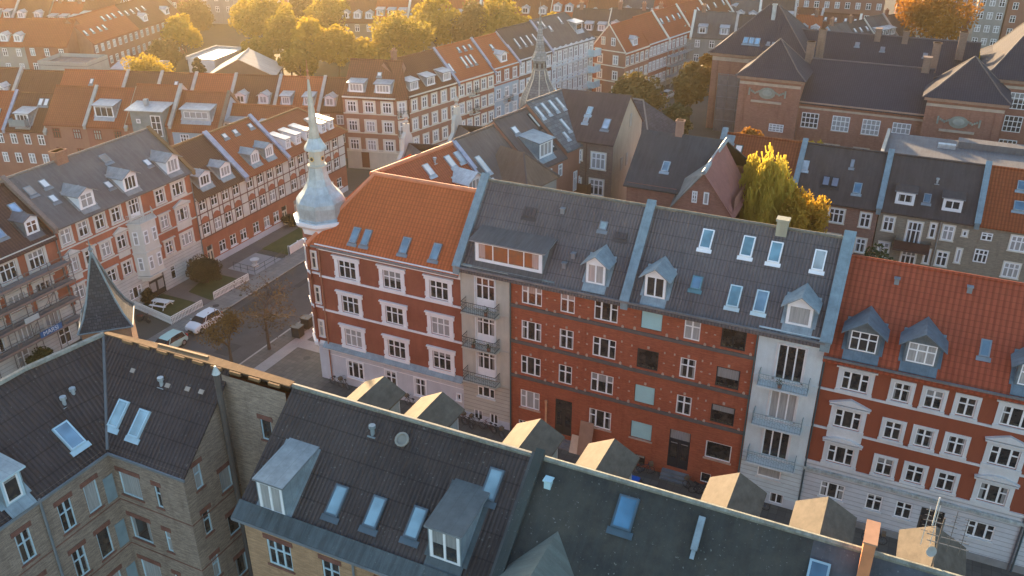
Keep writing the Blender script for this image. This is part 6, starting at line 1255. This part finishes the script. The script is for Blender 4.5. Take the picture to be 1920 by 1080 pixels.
far_row(-90, 192, 12, 3, 'terrace behind slate spire', 9, roofs=[REDT, DR]); far_row(-72, 180, 8, 5, 'terrace above the gable-ended row', 10, roofs=[REDT2, DKB, GRYT, DKB, REDT], L0=(7.5, 9)); far_row(-76, 199, 9, 6, 'terrace below the apartment block', 11, roofs=[DKB, GRYT, BRNT, REDT], L0=(7, 9))
def block(label, x, y, ang, L, D, z, wall, n, rows, roof=None, kind='c2'): T(label, x, y, ang, L, D, z, z + 4, wall, roof or BRNT, rows, n, kind, 1.2, 1.6, name='apartment_block', pitchrow=3.0)
block('long pale grey apartment block along the top edge, left part', -118, 222, 14, 30, 10, 16, WG, 12, 5); block('yellow-grey apartment block along the top edge above the orange gables', -88, 229.5, 12, 34, 10, 16, WY, 13, 5); block('brown brick apartment block at the top edge behind the school', -52, 246, 9, 38, 11, 14, WR2, 15, 4)
block('red-brown apartment block at the top edge right of the school gable', -12, 262, 4, 22, 11, 12, WR, 9, 4); block('red block with white windows at the top right corner', 13, 247, 3, 26, 11, 14, WR2, 8, 4, REDT); block('dark grey block beside the white gable at top right', 6.5, 243, 3, 6, 11, 12, WG, 3, 4, DKB)
T('white-gabled house above the orange tree at top right', 2.5, 228, 85, 10, 8, 8.5, 13.5, WWH, BRNT, 3, 4, sky=3)
far_row(-48, 205, 5, 3, 'small roofs left of school', 12, ze=6, zr=9.5, roofs=[REDT2, BRNT]); T('low orange-roofed house directly left of the school hip', -52, 178, 70, 9, 8, 6.5, 10, m_wall((.42, .30, .2), .2), REDT, 2, 3, sky=2, hl=3)
far_row(-33, 216, 2, 2, 'roofs behind the school', 13, ze=6.5, zr=9.5, roofs=[BRNT, DR]); far_row(-18, 199, 60, 4, 'pale terrace behind school chimneys', 14, ze=6, zr=10, roofs=[GRYT, DKB], walls=(WWH, WLB), L0=(6, 7), rows=2)
h = House('chimney_stack', 'pair of tall white chimney shafts above the yellow tree at top centre', 'chimney', (-85, 203, 0)); b = MB(); b.box((0, 0, 0), (1.1, 1.1, 16.5), WHITE); b.box((1.9, 0, 0), (3.0, 1.1, 16.8), WHITE); b.box((0, -.1, 8), (3, 0, 8.6), STONE); b.build('shaft', h.r)

# ================================================================ trees
def leafcloud(pts, n, spread, size, mat, seed, droop=0.0):
    r = random.Random(seed); v = []; f = []
    for _ in range(n):
        c = r.choice(pts); a = Vector((r.gauss(0, 1), r.gauss(0, 1), r.gauss(0, 1)))
        if a.length > 1.9: a *= 1.9 / a.length
        p = c[0] + Vector((a.x * c[1] * spread, a.y * c[1] * spread, a.z * c[1] * spread * (1 + droop) - droop * c[1] * .5)); s = size * r.uniform(.6, 1.3)
        d = Vector((r.gauss(0, 1), r.gauss(0, 1), r.gauss(0, 1) - droop * 2)).normalized(); e = d.orthogonal().normalized() * s * .5; q = d * s * (.6 + droop)
        k = len(v); v += [tuple(p - e - q), tuple(p + e - q), tuple(p + e * .6 + q), tuple(p - e * .6 + q)]; f.append((k, k + 1, k + 2, k + 3))
    me = bpy.data.meshes.new('crown'); me.from_pydata(v, [], f); me.materials.append(mat); return me
BARK = m_plain((.09, .065, .05), .9)
def tree(label, x, y, top, r, mat, n=3200, size=.34, bottom=None, seed=0, name='tree', ncl=26, droop=0.0, shape=1.0, z0=0.0, trunk=.22, group=None):
    t = empty(name, label, 'tree', (x, y, z0), 0, group); rr = random.Random(seed * 7 + 3); bottom = top * .28 if bottom is None else bottom; hz = (top - bottom) / 2; cz = bottom + hz; pts = []; b = MB()
    b.tube((0, 0, -.2), (0, 0, cz * .8), trunk, BARK, 8, trunk * .5)
    for k in range(ncl):
        th = rr.uniform(0, 2 * math.pi); ph = math.acos(rr.uniform(-.85, 1)); q = rr.uniform(.45, .86); w = math.sin(ph) ** shape
        p = Vector((r * q * w * math.cos(th), r * q * w * math.sin(th), cz + hz * .86 * math.cos(ph) * (q + .12))); cr = r * rr.uniform(.2, .36) * (.72 if droop > 1 else 1); pts.append((p, cr))
        b.tube((0, 0, cz * rr.uniform(.35, .78)), p, trunk * .3, BARK, 5, .03)
    pts.append((Vector((0, 0, cz + hz * .7)), r * .3)); pts.append((Vector((0, 0, cz)), r * .45))
    b.build('trunk', t); put(leafcloud(pts, n, .62, size, mat, seed, droop), 'crown', t); return t
LG = m_leaf((.42, .29, .035), (.24, .20, .03), .5); LY = m_leaf((.58, .38, .035), (.36, .27, .03), .5); LO = m_leaf((.50, .20, .018), (.34, .14, .018), .4); LD = m_leaf((.045, .05, .025), (.03, .035, .02), .15); LGR = m_leaf((.06, .075, .02), (.035, .05, .015), .2); LBR = m_leaf((.20, .13, .035), (.12, .10, .03), .3); LBS = m_leaf((.055, .04, .018), (.075, .055, .022), .15)
P_ = [('round yellow-green tree behind the perpendicular skylight houses', -152, 150, 10.5, 4.0, LY), ('broad hazy golden tree, leftmost of the park clump', -137, 160, 14.5, 6.6, LG), ('tall golden tree in the left part of the park clump', -122, 149, 14.5, 4.6, LG), ('bright yellow domed tree above the copper finial', -115, 147, 13.0, 4.2, LY), ('yellow tree just right of the spire line', -110.5, 150, 11.5, 4.0, LY),
      ('wide golden tree above the red corner house', -99, 156, 13.0, 7.2, LG), ('low yellow tree left of the wide golden tree', -106, 153, 8.5, 4.0, LY), ('bright-edged yellow tree above the orange roof', -101, 174, 14.5, 5.4, LY), ('golden brown tree in the right park clump', -93, 176, 13.5, 5.5, LBR), ('large olive-gold tree at the right end of the park clump', -86, 178, 14.5, 6.5, LG), ('far hazy tree between two park clumps', -121, 188, 14, 6.0, LG), ('orange tree behind the right park clump', -94, 190, 14, 5, LO),
      ('small yellow tree beside the white chimneys', -79, 188, 10.5, 3.2, LY), ('olive-brown street tree below the gable-ended house', -45, 143, 9.5, 4.8, LBR), ('dull green tree between the far street and the school', -37.5, 152, 10.5, 3.6, LBR), ('dark hedge-like tree beside the school yard', -36.5, 140, 6, 2.8, LGR),
      ('large orange tree behind the school roof', -1.5, 217, 16, 8.2, LO), ('yellow tree at the top edge left of the school hip', -50, 232, 12, 4.2, LY), ('small yellow-green tree by the low orange-roofed house', -43.5, 198, 7.5, 2.6, LY), ('orange bush beside the low orange-roofed house', -40, 176, 7, 2.5, LO), ('yellow-green bush behind the school chimneys', 6, 190, 10, 3, LY),
      ('small orange tree in front of the school pavilion', -22.5, 128, 7.6, 2.0, LO), ('yellow shrub tree behind the dark rear roof', -12.5, 124, 7.8, 3.2, LY), ('thin olive shrub in front of the arched school window', -8.5, 124, 6.2, 3.0, LBR),
      ('round yellow garden tree by the white flat-roofed building', -134.5, 122, 8.5, 4.6, LY), ('yellow bushes beside the terrace block', -139, 110, 6.5, 3.2, LY), ('brown shrub in front of the terrace block', -147, 106, 5.0, 2.8, LBR), ('dark garden tree left of the yards', -146, 138, 8, 3.2, LBR), ('green yard tree behind the white flat roof', -128, 146, 8, 3.6, LG)]
P_ += [('golden tree standing between the pale workshop roof and the park clump', -114, 142, 9.5, 3.6, LG), ('rounded golden tree deep in the hazy park', -128, 172, 13, 5.5, LG), ('brown-gold tree at the back of the hazy park', -140, 178, 12, 5.5, LBR), ('low golden tree by the park edge', -106, 163, 8, 4.2, LBR), ('broad tree in the hazy gardens below the top-left terraces', -165, 168, 10, 5, LBR), ('olive garden tree left of the leftmost park tree', -150, 170, 11, 4.6, LG)]
for k, (lb, x, y, top, r, mt) in enumerate(P_): tree(lb, x, y, top, r, mt, int(2600 + 420 * r), .42 if y > 140 else .3, seed=k + 1, ncl=30)
for k, (x, y, top, r) in enumerate(((-121.5, 122.5, 10.5, 1.5), (-124.2, 121.5, 7.2, 1.2))): tree(('taller' if k == 0 else 'shorter') + ' dark pointed conifer of the pair in front of the workshop gable', x, y, top, r, LD, 2600, .3, .6, seed=50 + k, name='conifer', shape=.6, ncl=30)
t = tree('tall weeping birch with yellow-green autumn leaves rising behind the dark-roofed row', -12.6, 84, 18.9, 3.3, m_leaf((.74, .56, .075), (.55, .42, .06), .5), 15000, .15, 2.5, 71, 'birch_tree', 64, 1.8, .75)
tree('smaller golden birch right beside the tall weeping birch', -8.7, 83, 15.8, 2.9, m_leaf((.62, .37, .035), (.42, .26, .03),   .5), 9000, .17, 3.0, 72, 'birch_tree', 34, .9, .8)
tree('round green tree just above the red tiled roof at right', -1.5, 82, 11.7, 2.8, LGR, 4500, .2, 3.5, 73); tree('yellow tree top between the grey roof and the red-brown courtyard houses', -96, 79, 9.3, 1.6, LY, 900, .22, 5, 74)
tree('brown-leaved rounded shrub on the bigger lawn', -70.0, 66.6, 3.1, 2.3, LBS, 9000, .12, .2, 75, 'shrub', 26); tree('small brown shrub behind the picnic table', -72.0, 60.0, 1.8, .9, LBS, 2200, .1, .1, 76, 'shrub', 12); tree('dark green bushes below the scaffold', -71.0, 45.6, 2.2, 1.5, LGR, 3000, .14, .2, 77, 'shrub', 14); tree('low shrub beside the end garden steps', -71.6, 83.8, 1.6, 1.2, LBS, 1800, .12, .1, 78, 'shrub', 10)
def bare(label, x, y, H, spread, seed, leaves, mat, lean=(0, 0)):
    t = empty('street_tree', label, 'tree', (x, y, .1)); r = random.Random(seed); b = MB(); tips = []
    def grow(p, d, L, rad, lv):
        q = p + d * L; b.tube(p, q, rad, BARK, 6 if lv < 2 else 4, rad * .62)
        if lv >= 4: tips.append(q); return
        for _ in range(r.choice((2, 3, 3)) + (3 if lv == 0 else 0)):
            a = Vector((r.gauss(0, 1), r.gauss(0, 1), r.gauss(0, .35))).normalized(); grow(q if lv == 0 else p.lerp(q, r.uniform(.55, 1)), (d * (.9 if lv else .55) + a * spread + Vector((0, 0, .1))).normalized(), L * r.uniform(.62, .85) * (1.0 if lv else .9), rad * .6, lv + 1)
        if lv > 1: tips.append(q)
    grow(Vector((0, 0, -.1)), Vector((lean[0], lean[1], 1)).normalized(), H * .36, .17, 0); b.build('trunk', t)
    me = leafcloud([(p, .5) for p in tips], leaves, .75, .11, mat, seed); put(me, 'crown', t); return t
bare('bare-branched street tree with sparse brown leaves by the pavement bins', -53.9, 57.7, 9.4, .95, 5, 1000, m_leaf((.12, .075, .03), (.08, .055, .025), .25)); bare('smaller street tree with denser rusty leaves nearer the foreground roof', -55.3, 53.9, 5.8, .55, 8, 2200, m_leaf((.24, .135, .035), (.15, .09, .03), .3))

# ================================================================ air

hz = NT('haze_air'); hz.t.nodes.remove(hz.b)
pv = hz.n('ShaderNodeVolumePrincipled', {'Color': (1.0, .86, .62, 1), 'Density': .00016, 'Anisotropy': .8}); hz.t.links.new(pv.outputs[0], hz.t.nodes['Material Output'].inputs['Volume'])
b = MB(); b.box((-620, -170, -1.2), (430, 640, 49), hz.m); tag(b.build('haze'), kind='stuff')
